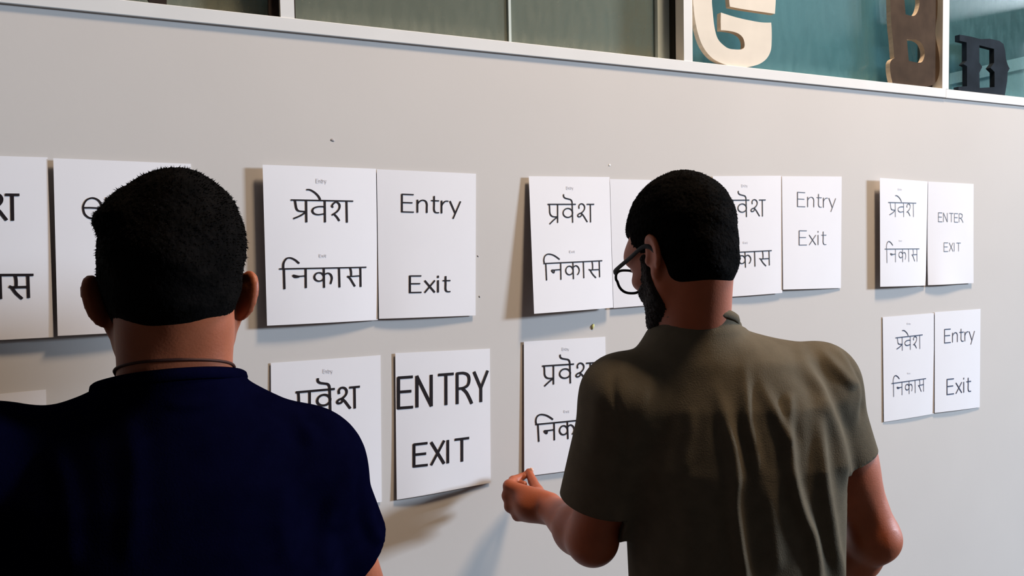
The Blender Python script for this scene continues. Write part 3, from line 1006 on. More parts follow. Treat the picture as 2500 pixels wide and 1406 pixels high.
class Head:
    def __init__(self, o, R, s=1.0, ear_out=30, ear_scale=1.0, ear_tilt=0.08):
        self.tilt = ear_tilt
        self.o, self.R, self.s, self.ear_out, self.es = np.asarray(o, float), R, s, math.radians(ear_out), ear_scale

    def w(self, p):
        return self.o + self.R @ (np.asarray(p, float) * self.s)

    def loc(self, V):
        return ((V - self.o) @ self.R) / self.s

    def skull(self, f):
        w, R, s = self.w, self.R, self.s
        e = lambda c, r, k=0.02, mode='add', rot=None: f.ell(w(c), np.array(r) * s, R if rot is None else R @ rot, k * s, mode)
        cn = lambda a, b, ra, rb, k=0.015, mode='add': f.cone(w(a), w(b), ra * s, rb * s, k * s, mode)
        e((0, -.012, .043), (.0715, .098, .090), 0)
        e((0, -.038, .010), (.060, .064, .066), .03)
        e((0, .030, -.020), (.057, .060, .085), .03)
        for sx in (-1, 1):
            cn((sx * .046, .008, -.048), (sx * .018, .074, -.094), .018, .019, .03)
            e((sx * .043, .062, -.022), (.021, .022, .018), .02)
            cn((sx * .014, .090, .022), (sx * .044, .077, .024), .011, .010, .014)
        e((0, .076, -.097), (.022, .018, .017), .02)

    def face(self, f):
        w, R, s = self.w, self.R, self.s
        e = lambda c, r, k=0.02, mode='add', rot=None: f.ell(w(c), np.array(r) * s, R if rot is None else R @ rot, k * s, mode)
        cn = lambda a, b, ra, rb, k=0.015, mode='add': f.cone(w(a), w(b), ra * s, rb * s, k * s, mode)
        for sx in (-1, 1):
            e((sx * .031, .094, .002), (.017, .013, .010), .012, 'sub')
            e((sx * .031, .078, .002), (.013, .013, .013), .006)
            e((sx * .031, .0815, .0082), (.0145, .0132, .0075), .003)
            e((sx * .031, .0810, -.0072), (.0145, .0128, .0062), .003)
            e((sx * .051, .046, .026), (.017, .034, .026), .02)
        cn((0, .091, .012), (0, .113, -.030), .008, .0125, .012)
        for sx in (-1, 1):
            e((sx * .012, .101, -.034), (.009, .011, .008), .006)
        e((0, .094, -.058), (.023, .009, .006), .006)
        e((0, .092, -.069), (.020, .010, .007), .006)
        cn((-.020, .104, -.0635), (.020, .104, -.0635), .002, .002, .003, 'sub')
        # ears
        for sx in (-1, 1):
            a = self.ear_out
            # local ear axes: n (outward normal of the disc), b (towards the rim, backwards and out), t (up, tipped back)
            bvec = np.array((sx * math.sin(a), -math.cos(a), 0.0))
            tv = np.array((sx * self.tilt, -0.22, 0.975)); tv /= np.linalg.norm(tv)
            n = np.cross(tv, bvec); n /= np.linalg.norm(n)
            if n[0] * sx < 0: n = -n
            b2 = np.cross(n, tv); b2 = b2 * np.sign(b2 @ bvec)
            Er = np.stack([n, b2, tv], 1)
            E = self.es
            base = np.array((sx * .0685, .004, -.006))
            q = lambda nn, bb, tt: base + (n * nn + b2 * bb + tv * tt) * E
            e(q(.002, .012, .006), np.array((.0065, .0175, .027)) * E, .006, rot=Er)
            # helix rim
            rim = [q(.003 + .002 * math.sin(t), .013 + .0165 * math.sin(t) * (1 if t < 2.2 else .9), .007 + .0265 * math.cos(t)) for t in np.linspace(-0.9, 2.6, 12)]
            for p0, p1 in zip(rim[:-1], rim[1:]):
                cn(p0, p1, .0042 * E, .0042 * E, .003)
            e(q(.002, .009, -.026), np.array((.006, .0095, .011)) * E, .006, rot=Er)
            e(q(.0105, .013, .008), np.array((.007, .0105, .019)) * E, .004, 'sub', rot=Er)
            cn(q(.004, .022, -.010), q(.004, .020, .020), .003 * E, .0025 * E, .003)
            e(q(.004, -.001, -.004), np.array((.006, .005, .008)) * E, .004, rot=Er)


def hair_mesh(hd, thick, name, m, parent, step, strands, slen, lo, hi, extra=None, mid=0.0):
    """a cap that rises smoothly out of the scalp: thickness field over the skull, plus short strands standing on it"""
    c = np.array([hd.w((x, y, z)) for x in (lo[0], hi[0]) for y in (lo[1], hi[1]) for z in (lo[2], hi[2])])
    a, b = c.min(0), c.max(0)
    f = Field(*[np.arange(a[i], b[i], step) for i in range(3)])
    hd.skull(f)
    if extra: extra(f)
    g = np.stack(np.meshgrid(*f.ax, indexing='ij'), -1).reshape(-1, 3)
    L = hd.loc(g.astype(float))
    f.f = f.f - (thick(L) * hd.s).reshape(f.f.shape).astype(np.float32)
    V, Q = f.mesh(1)
    L = hd.loc(V)
    t = thick(L)
    vis = t > -0.0015
    V, Q = keep_faces(V, Q, vis[Q].any(1))
    N = normals(V, Q)
    L = hd.loc(V)
    t = thick(L)
    nz = (rng.random(len(V)) - 0.5) * 0.0022 * np.clip(t / 0.006, 0, 1)
    V = V + N * nz[:, None]
    # strands: thin three-sided spikes, leaning down and back
    cand = np.nonzero(t > 0.002)[0]
    pick = rng.choice(cand, min(strands, len(cand)), replace=False)
    nV = len(V)
    ext, tri = [], []
    for i, vi in enumerate(pick):
        n = N[vi]
        lean = -hd.R[:, 2] * 0.5 + (rng.random(3) - 0.5) * 0.9 - hd.R[:, 1] * 0.3
        d = 0.7 * n + 0.95 * (lean - n * (lean @ n))
        d /= np.linalg.norm(d)
        s = np.cross(d, (rng.random(3) - 0.5)); s /= np.linalg.norm(s)
        s2 = np.cross(d, s)
        p = V[vi] - n * 0.001
        l = slen * (0.5 + rng.random()) * min(1.0, t[vi] / 0.006)
        w_ = 0.0008
        k = nV + len(ext)
        ext += [p + s * w_, p - 0.5 * s * w_ + 0.87 * s2 * w_, p - 0.5 * s * w_ - 0.87 * s2 * w_, p + d * l]
        tri += [(k, k + 1, k + 3), (k + 1, k + 2, k + 3), (k + 2, k, k + 3)]
    me = bpy.data.meshes.new(name)
    VV = np.concatenate([V, np.array(ext)]) if ext else V
    me.from_pydata([tuple(v) for v in VV.tolist()], [], [tuple(q) for q in Q.tolist()] + tri)
    me.polygons.foreach_set('use_smooth', [True] * len(Q) + [False] * len(tri))
    me.update()
    return link(name, me, m, parent)


def sst(x, a, b):
    t = np.clip((x - a) / (b - a), 0, 1)
    return t * t * (3 - 2 * t)


def uvsphere(c, r, R, nu=14, nv=10):
    V, Fc = [], []
    for j in range(nv + 1):
        a = math.pi * j / nv
        for i in range(nu):
            b = 2 * math.pi * i / nu
            V.append(np.asarray(c) + np.asarray(R) @ np.array((r[0] * math.sin(a) * math.cos(b), r[1] * math.cos(a), r[2] * math.sin(a) * math.sin(b))))
    for j in range(nv):
        for i in range(nu):
            Fc.append((j * nu + i, j * nu + (i + 1) % nu, (j + 1) * nu + (i + 1) % nu, (j + 1) * nu + i))
    return V, Fc


def eyes_brows(hd, parent, browm):
    for sx in (-1, 1):
        V, Fc = uvsphere(hd.w((sx * .031, .080, .002)), np.array((.0125, .0125, .0125)) * hd.s, hd.R)
        e = mesh('eye', V, Fc, M_EYE, parent, True)
        V, Fc = uvsphere(hd.w((sx * .031, .0872, .001)), np.array((.0060, .0064, .0060)) * hd.s, hd.R)
        i = mesh('iris', V, Fc, M_IRIS, e, True)
        pts = [hd.w((sx * x, y, z)) for x, y, z in ((.012, .103, .017), (.022, .101, .021), (.034, .096, .0225), (.045, .087, .019))]
        tube('eyebrow', pts, [.003, .0045, .004, .002], [.002, .003, .003, .002], hd.R[:, 1], browm, parent)
    V, Fc = uvsphere(hd.w((0, .0985, -.0635)), np.array((.021, .0045, .0075)) * hd.s, hd.R)
    mesh('lips', V, Fc, M_LIP, parent, True)


def shoe(org, az, parent):
    f = Field(np.arange(org[0] - .20, org[0] + .20, .007), np.arange(org[1] - .20, org[1] + .26, .007), np.arange(-.02, .16, .006))
    ca, sa = math.cos(az), math.sin(az)
    q = lambda x, y, z: (org[0] + x * ca + y * sa, org[1] - x * sa + y * ca, z)
    f.cone(q(0, -.06, .045), q(0, .13, .032), .042, .040, 0)
    f.ell(q(0, .14, .030), (.046, .055, .034), None, .03)
    f.cone(q(0, -.055, .05), q(0, -.045, .11), .040, .042, .03)
    f.ell(q(0, .04, -.098), (.3, .3, .10), None, .004, 'sub')
    V, Q = f.mesh(2)
    return sk_mesh('shoe', V, Q, M_SHOE, parent)


def fold_field(V, N, folds, amp, width, front_only=True):
    """cloth folds: ridges along polylines drawn where the photo shows them, raised along the surface normal"""
    px = project(V)
    view = V - CP
    view /= np.linalg.norm(view, axis=1)[:, None]
    facing = sst(-(N * view).sum(1), 0.02, 0.35)
    disp = np.zeros(len(V))
    for pts, a, w in folds:
        pts = np.array(curve(pts, 5, False))
        best = np.full(len(V), 1e9); along = np.zeros(len(V)); side = np.zeros(len(V))
        for i in range(len(pts) - 1):
            s, e = pts[i], pts[i + 1]
            d = e - s
            t = np.clip(((px - s) @ d) / (d @ d), 0, 1)
            q = px - (s + t[:, None] * d)
            r = np.hypot(q[:, 0], q[:, 1])
            m = r < best
            best = np.where(m, r, best)
            along = np.where(m, (i + t) / (len(pts) - 1), along)
            side = np.where(m, np.sign(d[0] * q[:, 1] - d[1] * q[:, 0]), side)
        ends = sst(along, 0.0, 0.35) * (1 - sst(along, 0.82, 1.0)) + 0.06
        prof = np.exp(-(best / w) ** 2) - 0.26 * np.exp(-((best - 1.9 * w) / (1.1 * w)) ** 2)
        disp += a * ends * prof
    return amp * disp * facing


def finish_cloth(o, th=0.0025):
    m = o.modifiers.new('thickness', 'SOLIDIFY')
    m.thickness = th
    m.offset = -1
    return o


# ================================================================== the man on the left, navy shirt
def man_left():
    d0 = 0.91
    head_o = P(424, 722, d0)
    az = 0.03
    hd = Head(head_o, rotm(az, math.radians(-2), 0.0), 1.0, ear_out=25, ear_scale=1.03, ear_tilt=0.30)
    ax_xy = P(427, 950, 0.90)[:2] + np.array((0, 0.02))
    root = empty('person', (ax_xy[0], ax_xy[1], 0))
    tag(root, 'person in a navy T-shirt with black cropped hair and a neck cord, seen from behind', 'person')
    ca, sa = math.cos(az), math.sin(az)
    q = lambda x, y, z: np.array((ax_xy[0] + x * ca + y * sa, ax_xy[1] - x * sa + y * ca, z))
    zs = 1.455
    torso = [(1.47, .062, .056, 0, -.012), (1.42, .115, .078, 0, -.012), (1.36, .158, .100, 0, -.005), (1.26, .172, .112, 0, .0), (1.12, .158, .106, 0, .0),
             (1.00, .158, .104, 0, 0), (.90, .170, .112, 0, -.005), (.80, .165, .112, 0, -.005)]
    shoulderR, elbowR, wristR = q(.154, -.004, 1.347), q(.243, .080, 1.095), q(.13, .30, 1.06)
    shoulderL, elbowL, wristL = q(-.192, .0, 1.392), q(-.262, .03, 1.13), q(-.20, .22, 1.03)

    def arms(f, ex, full=True):
        for sx, s, e, wv in ((1, shoulderR, elbowR, wristR), (-1, shoulderL, elbowL, wristL)):
            f.ell(s, np.array((.056, .058, .060)) + ex, None, .03)
            f.cone(s, s + (e - s) * (1.0 if full else .80), .050 + ex, (.041 if full else .050) + ex * 1.25, .02)
            if full:
                f.cone(e, wv, .041, .027, .02)

    def trunk(f, ex):
        f.loft(ax_xy, az, torso, .0, 'add', ex)
        nb = q(0, -.008, 1.422)
        for sx, s in ((1, q(.135, -.008, 1.372)), (-1, q(-.160, -.008, 1.396))):
            f.cone(nb + np.array((sx * .03, 0, -.012)), s, .048 + ex, .046 + ex, .035)

    # body -----------------------------------------------------------
    lo, hi = (ax_xy[0] - .42, ax_xy[1] - .26, -.01), (ax_xy[0] + .42, ax_xy[1] + .42, 1.80)
    f = Field(axis(lo[0], hi[0], .007, [(head_o[0] - .13, head_o[0] + .13, .0032)]), axis(lo[1], hi[1], .007, [(head_o[1] - .13, head_o[1] + .14, .0034)]),
              axis(lo[2], hi[2], .012, [(1.0, 1.42, .007), (1.42, 1.80, .0032)]))
    hd.skull(f)
    f.cone(head_o + np.array((0, -.020, -.045)), q(0, -.006, 1.44), .0575, .0615, .022)
    trunk(f, -.004)
    for sx in (-1, 1):
        f.cone(head_o + np.array((sx * .030, -.042, -.035)), q(sx * .026, -.026, 1.42), .026, .030, .02)
    arms(f, -.004)
    for sx, e, wv in ((1, elbowR, wristR), (-1, elbowL, wristL)):
        dd = (wv - e) / np.linalg.norm(wv - e)
        f.ell(wv + dd * .045, (.036, .045, .020), None, .02)
        for i, a in enumerate((-.026, -.009, .008, .024)):
            b0 = wv + dd * .08 + np.array((a, 0, 0))
            f.cone(b0, b0 + dd * (.035 + (.008 if i in (1, 2) else 0)), .009, .0085, .006)
            f.cone(b0 + dd * .04, b0 + dd * .06 + np.array((0, 0, -.03)), .0085, .007, .004)
        t0 = wv + dd * .02 + np.array((-sx * .03, 0, 0))
        f.cone(t0, t0 + dd * .05 + np.array((-sx * .02, 0, .004)), .012, .009, .008)
    for sx in (-1, 1):
        hp, kn, an = q(sx * .088, 0, .86), q(sx * .10, .01, .47), q(sx * .105, -.02, .09)
        f.cone(hp, kn, .078, .052, .03)
        f.cone(kn, an, .052, .038, .02)
        f.cone(an, an + np.array((0, .10, -.055)), .038, .03, .02)
    hd.face(f)
    V, Q = f.mesh(1)
    sk_mesh('body', V, Q, M_SKIN_L, root)
    cn_ = np.array((0.05, .34, 1.0)); cn_ /= np.linalg.norm(cn_)
    cp_ = q(0, -.072, 1.504)
    nearc = (np.abs((V - cp_) @ cn_) < .004) & (np.hypot(V[:, 0] - ax_xy[0], V[:, 1] - ax_xy[1]) < .10)
    cord = neck_ring(V, nearc, cp_, cn_)
    cc = np.mean(cord, 0)
    cord = [p + (p - cc) / np.linalg.norm(p - cc) * .0012 for p in cord]
    neckprims = lambda h: h.cone(head_o + np.array((0, -.020, -.045)), q(0, -.006, 1.44), .0575, .0615, .022)

    # hair -----------------------------------------------------------
    def thick(L):
        x, y, z = L[:, 0], L[:, 1], L[:, 2]
        front = sst(z, .045, .075)
        back = sst(z, -.048, -.012)
        side = sst(z, -.012, .012)
        yy = sst(y, .0, .05)
        yb = sst(y, -.018, .006)
        m = back * (1 - yb) + yb * ((1 - yy) * side + yy * front)
        m = m * (1 - sst(y, .078, .098) * (1 - sst(z, .06, .08)))
        bulk = .0030 + .0025 * sst(z, .02, .075) + .0060 * sst(z, .085, .125)
        wob = .0011 * np.sin(70 * x + 31 * z) * np.sin(55 * y + 9) + .0009 * np.sin(120 * z + 60 * x) * np.sin(90 * y + 2)
        tuft = .007 * np.exp(-(((x + .060) / .022) ** 2 + ((z - .104) / .022) ** 2)) + .009 * np.exp(-(((x + .076) / .016) ** 2 + ((z - .088) / .013) ** 2)) + .006 * np.exp(-(((x - .018) / .024) ** 2 + ((z - .130) / .02) ** 2)) \
            - .006 * np.exp(-(((x + .055) / .03) ** 2 + ((z - .130) / .025) ** 2)) + .008 * np.exp(-(((x - .066) / .03) ** 2 + ((z - .085) / .04) ** 2))
        return -.004 + m * (.004 + bulk + wob + tuft)
    hair_mesh(hd, thick, 'hair', M_HAIR, root, .0030, 5000, .0038, (-.105, -.135, -.095), (.105, .115, .165), neckprims)
    eyes_brows(hd, root, M_HAIR)

    # shirt ----------------------------------------------------------
    f = Field(axis(ax_xy[0] - .42, ax_xy[0] + .42, .0052, []), axis(ax_xy[1] - .24, ax_xy[1] + .24, .0055, []), axis(.78, 1.56, .005, []))
    rows = [(z, a * (1.0 if z > 1.3 else 1.05), b * (1.25 if z < .95 else 1), c, e) for z, a, b, c, e in torso if z > .85] + [(.80, .192, .152, 0, 0)]
    f.loft(ax_xy, az, rows, .0, 'add', .011)
    nb = q(0, -.010, 1.424)
    for sx, s in ((1, q(.135, -.008, 1.372)), (-1, q(-.160, -.008, 1.396))):
        f.cone(nb + np.array((sx * .03, 0, -.012)), s, .057, .055, .035)
    f.cone(q(0, -.016, 1.42), q(0, -.020, 1.54), .0715, .0690, .02)
    arms(f, .012, False)
    V, Q = f.mesh(2)
    near_neck = lambda A: (np.hypot(A[:, 0] - ax_xy[0], A[:, 1] - ax_xy[1] + .012) < .110) & (A[:, 2] > 1.38)
    npnt = q(0, -.085, 1.491)
    V, Q, rim = cut(V, Q, near_neck, npnt, (0.0, .26, 1.0))
    ring = neck_ring(V, rim, npnt, (0, .26, 1.0))
    for sx, s, e in ((1, shoulderR, elbowR), (-1, shoulderL, elbowL)):
        ad = (e - s) / np.linalg.norm(e - s)
        reg = lambda A, s=s, e=e, sx=sx, ad=ad: (np.linalg.norm((A - s) - ((A - s) @ ad)[:, None] * ad, axis=1) < .085) & ((A[:, 0] - ax_xy[0]) * sx > .170 + .14 * np.clip(1.28 - A[:, 2], 0, 1)) & (A[:, 2] < 1.33)
        V, Q, _ = cut(V, Q, reg, s + ad * (.128 if sx > 0 else .185) + np.array((sx * .03, 0, 0)), ad + np.array((sx * (.45 if sx > 0 else -.1), 0, 0)))
    V, Q, _ = cut(V, Q, lambda A: A[:, 2] < .95, (0, 0, .86), (0, 0, -1))
    N = normals(V, Q)
    folds = [(((640, 960), (720, 1010), (770, 1090)), .5, 18), (((870, 1090), (850, 1200), (800, 1300)), .6, 20), (((905, 1160), (900, 1260), (930, 1330)), .8, 14),
             (((840, 1180), (800, 1260), (790, 1400)), .7, 18), (((700, 1150), (690, 1280), (720, 1400)), .4, 24), (((300, 1000), (330, 1150), (310, 1400)), .4, 26),
             (((560, 960), (500, 985), (400, 990)), .3, 12), (((120, 1080), (160, 1200), (170, 1400)), .5, 26)]
    V = V + N * fold_field(V, N, folds, .0065, 1)[:, None]
    finish_cloth(sk_mesh('t_shirt', V, Q, M_NAVY, root))
    tube('neckband', ring, .0035, .007, (0, .25, 1.0), M_NAVY, root, True)
    # cord round the neck, resting on the skin
    tube('neck_cord', cord, .0017, .0017, (0, 0.2, 1), M_CORD, root, True, 6)
    trousers(root, q, 0.86, 1.0)
    for sx in (-1, 1):
        shoe(q(sx * .11, .03, 0), az + sx * .12, root)


def neck_ring(V, rim, p, n):
    """ordered rim of the neck opening, evened out"""
    n = np.asarray(n, float) / np.linalg.norm(n)
    R = V[rim]
    c = R.mean(0)
    e1 = np.cross(n, (0, 1, 0)); e1 /= np.linalg.norm(e1)
    e2 = np.cross(n, e1)
    ang = np.arctan2((R - c) @ e2, (R - c) @ e1)
    rad = np.hypot((R - c) @ e2, (R - c) @ e1)
    rad = np.minimum(rad, 1.22 * np.median(rad))
    out = []
    num = 48
    for t in np.linspace(-math.pi, math.pi, num, endpoint=False):
        d = np.abs((ang - t + math.pi) % (2 * math.pi) - math.pi)
        w = np.exp(-(d / .22) ** 2)
        r = (w * rad).sum() / (w.sum() + 1e-9)
        out.append(c + r * math.cos(t) * e1 + r * math.sin(t) * e2)
    return out


def trousers(root, q, hipz, s):
    c0 = q(0, 0, 0)
    f = Field(np.arange(c0[0] - .32, c0[0] + .32, .009), np.arange(c0[1] - .24, c0[1] + .26, .009), np.arange(.02, .98, .010))
    f.ell(q(0, -.006, .86), (.188, .136, .135), None, 0)
    for sx in (-1, 1):
        hp, kn, an = q(sx * .088, 0, .84), q(sx * .10, .01, .47), q(sx * .105, -.015, .03)
        f.cone(hp, kn, .098, .069, .03)
        f.cone(kn, an, .068, .062, .02)
    V, Q = f.mesh(2)
    V, Q, _ = cut(V, Q, lambda A: A[:, 2] > .85, (0, 0, .955), (0, 0, 1))
    V, Q, _ = cut(V, Q, lambda A: A[:, 2] < .2, (0, 0, .055), (0, 0, -1))
    finish_cloth(sk_mesh('trousers', V, Q, M_DENIM, root), .003)


# ================================================================== the man on the right, olive shirt, glasses
def man_right():
    head_o = P(1664, 622, 1.285)
    haz, hp = math.radians(-5), math.radians(-24)
    hd = Head(head_o, rotm(haz, hp, math.radians(-2)), 0.955, ear_out=6, ear_scale=1.05, ear_tilt=0.10)
    az = math.radians(20)
    ca, sa = math.cos(az), math.sin(az)
    up_xy = P(1772, 950, 1.325)[:2]
    lo_xy = P(1806, 1300, 1.345)[:2]
    lean = lo_xy - up_xy
    ax_xy = up_xy
    root = empty('person', (lo_xy[0], lo_xy[1], 0))
    tag(root, 'person in an olive-grey T-shirt and black glasses, bowing his head and pinching a paper corner', 'person')
    q = lambda x, y, z: np.array((ax_xy[0] + x * ca + y * sa, ax_xy[1] - x * sa + y * ca, z))
    llx = lean[0] * ca - lean[1] * sa      # lean towards the hips in the body frame
    lly = lean[0] * sa + lean[1] * ca
    k = lambda z: np.clip((1.40 - z) / .23, 0, 1.0)
    torso = [(z, a, b, c + llx * k(z), e + lly * k(z)) for z, a, b, c, e in
             [(1.475, .062, .056, -.056, -.010), (1.43, .115, .080, -.015, -.014), (1.36, .160, .104, 0, -.012), (1.26, .177, .116, -.010, -.004), (1.12, .168, .112, -.010, .0),
              (1.00, .166, .108, -.008, 0), (.90, .174, .112, -.006, -.005), (.80, .165, .112, 0, -.005)]]
    SL, EL, WL = P(1520, 970, 1.275), P(1446, 1318, 1.325), P(1342, 1240, 1.535)
    SR, ER, WR = P(1994, 945, 1.350), P(2136, 1312, 1.375), P(1985, 1450, 1.56)
    C7 = q(-.012, -.05, 1.478)

    def trunk(f, ex):
        f.loft(ax_xy, az, torso, 0, 'add', ex)
        nb = q(-.046, -.014, 1.436)
        for sx, s in ((-1, q(-.160, -.012, 1.366)), (1, q(.160, -.008, 1.390))):
            f.cone(nb + np.array((sx * ca * .03, -sx * sa * .03, -.012)), s, .050 + ex, .046 + ex, .035)

    # body ------------------------------------------------------------
    tip = P(1290, 1152, 1.66)
    x0 = min(tip[0], up_xy[0]) - .30; x1 = ER[0] + .12
    y0 = up_xy[1] - .26; y1 = tip[1] + .06
    hc = (WL + tip) / 2
    f = Field(axis(x0 + .14, x1, .0075, [(hc[0] - .075, hc[0] + .075, .0022), (head_o[0] - .12, head_o[0] + .12, .0034)]),
              axis(y0, y1, .0075, [(hc[1] - .085, hc[1] + .085, .0024), (head_o[1] - .13, head_o[1] + .13, .0036)]),
              axis(-.01, 1.80, .012, [(1.02, 1.46, .0075), (hc[2] - .075, hc[2] + .075, .0022), (1.44, 1.80, .0034)]))
    hd.skull(f)
    nk = hd.w((0, -.034, -.034))
    
    def neckprims(h):
        h.cone(nk, q(-.062, -.004, 1.425), .0500, .0590, .025)
        h.cone(hd.w((0, -.048, -.030)), q(-.060, -.028, 1.44), .034, .037, .03)
    neckprims(f)
    trunk(f, -.004)
    for s, e, wv in ((SL, EL, WL), (SR, ER, WR)):
        f.ell(s, (.054, .056, .058), None, .04)
        f.cone(s, e, .049, .0405, .03)
        f.ell(s + (e - s) * .5, (.047, .047, .08), None, .03)
        m = e + (wv - e) * .3
        f.cone(e, m, .0395, .0415, .02)
        f.cone(m, wv, .0415, .0265, .02)
    # left hand: palm, four fingers curled, index and thumb pinching the paper's corner
    J = lambda *a: P(*a)
    W0 = WL
    mcp = [J(1243, 1186, 1.585), J(1240, 1210, 1.588), J(1246, 1236, 1.585), J(1264, 1258, 1.578)]
    for i, m in enumerate(mcp):
        base = W0 + np.array((0, 0, .010 - .008 * i))
        f.cone(base, m, .0185, .0125 if i < 3 else .0115, .012)
    f.ell((W0 + (mcp[1] + mcp[2]) / 2) / 2, (.030, .030, .028), None, .015)
    fingers = [
        [mcp[0], J(1252, 1172, 1.618), J(1274, 1164, 1.645), J(1287, 1157, 1.660)],
        [mcp[1], J(1246, 1195, 1.625), J(1266, 1181, 1.630), J(1279, 1182, 1.612)],
        [mcp[2], J(1250, 1228, 1.625), J(1272, 1215, 1.622), J(1285, 1218, 1.600)],
        [mcp[3], J(1266, 1255, 1.612), J(1284, 1243, 1.610), J(1296, 1243, 1.592)]]
    rad = [(.0105, .0088, .0080, .0070), (.0108, .0092, .0084, .0072), (.0105, .0088, .0080, .0070), (.0095, .0078, .0070, .0062)]
    for js, rs in zip(fingers, rad):
        for i in range(3):
            f.cone(js[i], js[i + 1], rs[i], rs[i + 1], .003 if i else .006)
    th = [J(1326, 1222, 1.552), J(1312, 1198, 1.590), J(1301, 1176, 1.626), J(1291, 1152, 1.654)]
    for i, (a, b) in enumerate(((.0170, .0120), (.0120, .0098), (.0098, .0078))):
        f.cone(th[i], th[i + 1], a, b, (.012, .004, .003)[i])
    # right hand, resting low in front
    dd = (WR - ER) / np.linalg.norm(WR - ER)
    f.ell(WR + dd * .045, (.032, .042, .032), None, .02)
    for i in range(4):
        b0 = WR + dd * .075 + np.array((0, 0, .022 - .016 * i))
        b1 = b0 + dd * .04; b2 = b1 + dd * .012 + np.array((-.028, -.004, 0))
        f.cone(b0, b1, .0095, .0085, .004); f.cone(b1, b2, .0085, .0072, .003)
    t0 = WR + dd * .02 + np.array((-.012, 0, .022))
    f.cone(t0, t0 + dd * .055 + np.array((-.014, 0, .012)), .012, .0085, .006)
    for sx in (-1, 1):
        g = lambda x, y, z: np.array((lo_xy[0] + x * ca + y * sa, lo_xy[1] - x * sa + y * ca, z))
        hpj, kn, an = g(sx * .088, 0, .86), g(sx * .10, .01, .47), g(sx * .105, -.02, .09)
        f.cone(hpj, kn, .078, .052, .03); f.cone(kn, an, .052, .038, .02)
        f.cone(an, an + np.array((sa * .1, ca * .1, -.055)), .038, .03, .02)
    hd.face(f)
    V, Q = f.mesh(1)
    body = sk_mesh('body', V, Q, M_SKIN_R, root)
    # fingernail of the pinching thumb
    V, Fc = uvsphere(th[3] + (P(1297, 1148, 1.60) - P(1291, 1152, 1.60)) * 0.95 - CW * .004, (.0052, .0030, .0070), np.stack([CR, CW, CU], 1))
    mesh('fingernail', V, Fc, M_NAIL, root, True)

    # hair ------------------------------------------------------------
    def thick(L):
        x, y, z = L[:, 0], L[:, 1], L[:, 2]
        front = sst(z, .048, .070)
        back = sst(z - .32 * (y + .09), -.098, -.066)
        side = sst(z, -.004, .018)
        yy = sst(y, .030, .062)
        yb = sst(y, -.034, -.006)
        m = back * (1 - yb) + yb * ((1 - yy) * side + yy * front)
        # sideburn in front of the ear
        m = np.maximum(m, .5 * sst(z, -.030, -.01) * (1 - sst(np.abs(y - .026), .010, .018)) * sst(np.abs(x), .05, .06))
        bulk = .0045 + .0050 * sst(z, .0, .06)
        wob = .0009 * np.sin(90 * x + 41 * z) * np.sin(75 * y + 9) + .0007 * np.sin(150 * z + 60 * x)
        return -.004 + m * (.004 + bulk + wob)
    hair_mesh(hd, thick, 'hair', M_HAIR, root, .0030, 4000, .0026, (-.105, -.140, -.115), (.105, .115, .160), neckprims)

    def beard(L):
        x, y, z = L[:, 0], L[:, 1], L[:, 2]
        low = 1 - sst(z + .55 * (y - .02) * 0 - (-.028 - .30 * np.clip(y - .02, 0, .1) + .036 * (1 - sst(y, .026, .046))), -.006, .010)
        jaw = sst(y, .006, .022)
        mouth = 1 - np.exp(-((x / .024) ** 2 + ((z + .063) / .010) ** 2) ** 2) * sst(y, .08, .09)
        under = sst(z, -.132, -.112) * .6 + .4
        return -.004 + low * jaw * mouth * under * (.004 + .0065 + .0007 * np.sin(140 * z + 90 * x))
    hair_mesh(hd, beard, 'beard', M_BEARD, root, .0030, 2500, .0024, (-.085, -.02, -.135), (.085, .125, .03))
    eyes_brows(hd, root, M_HAIR)

    # glasses -----------------------------------------------------------
    gl = empty('eyeglasses', tuple(hd.w((0, .11, .0))))
    gl.parent = root
    gl.matrix_parent_inverse = Matrix.Translation(-Vector(root.location))
    inv = Matrix.Translation(-Vector(hd.w((0, .11, .0)))) 

    def gpart(o):
        o.parent = gl
        o.matrix_parent_inverse = inv
        return o
    for sx in (-1, 1):
        ring = []
        for t in np.linspace(0, 2 * math.pi, 36, endpoint=False):
            cx, cz = math.cos(t), math.sin(t)
            e = 2.6
            rr = (abs(cx) ** e + abs(cz) ** e) ** (-1 / e)
            x = .0345 + .0265 * rr * cx + (.002 if cx > 0 and cz > 0 else 0)
            z = -.004 + .0225 * rr * cz
            y = .112 - .10 * max(0, x - .03) ** 1.0 * .30
            ring.append(hd.w((sx * x, y, z)))
        gpart(tube('lens_rim', ring, .0024, .0022, hd.R[:, 1], M_FRAME, None, True))
        c = np.mean(ring, 0)
        n = len(ring)
        mesh_l = mesh('lens', ring + [c], [(i, (i + 1) % n, n) for i in range(n)], M_LENS, None, True)
        gpart(mesh_l)
        tp = [hd.w((sx * .0625, .109, .0115)), hd.w((sx * .0695, .103, .0115)), hd.w((sx * .0735, .085, .0115)), hd.w((sx * .0765, .04, .013)), hd.w((sx * .0775, .006, .0155)), hd.w((sx * .077, -.012, .008)), hd.w((sx * .075, -.024, -.012))]
        gpart(tube('temple', curve(tp, 4, False), .0016, .0040, hd.R[:, 2], M_FRAME, None))
    br = [hd.w((x, .113 + .004 * (1 - (x / .009) ** 2), .002 + .004 * (1 - (x / .009) ** 2))) for x in np.linspace(-.009, .009, 9)]
    gpart(tube('bridge', br, .002, .002, hd.R[:, 2], M_FRAME, None))

    # shirt ---------------------------------------------------------------
    f = Field(axis(up_xy[0] - .36, up_xy[0] + .42, .0048, []), axis(up_xy[1] - .26, up_xy[1] + .30, .0050, []), axis(.78, 1.58, .0048, []))
    rows = [(z, a * (1.0 if z > 1.3 else 1.03), b * (1 if z > 1.3 else 1.05 if z > .95 else 1.25), c, e) for z, a, b, c, e in torso if z > .85]
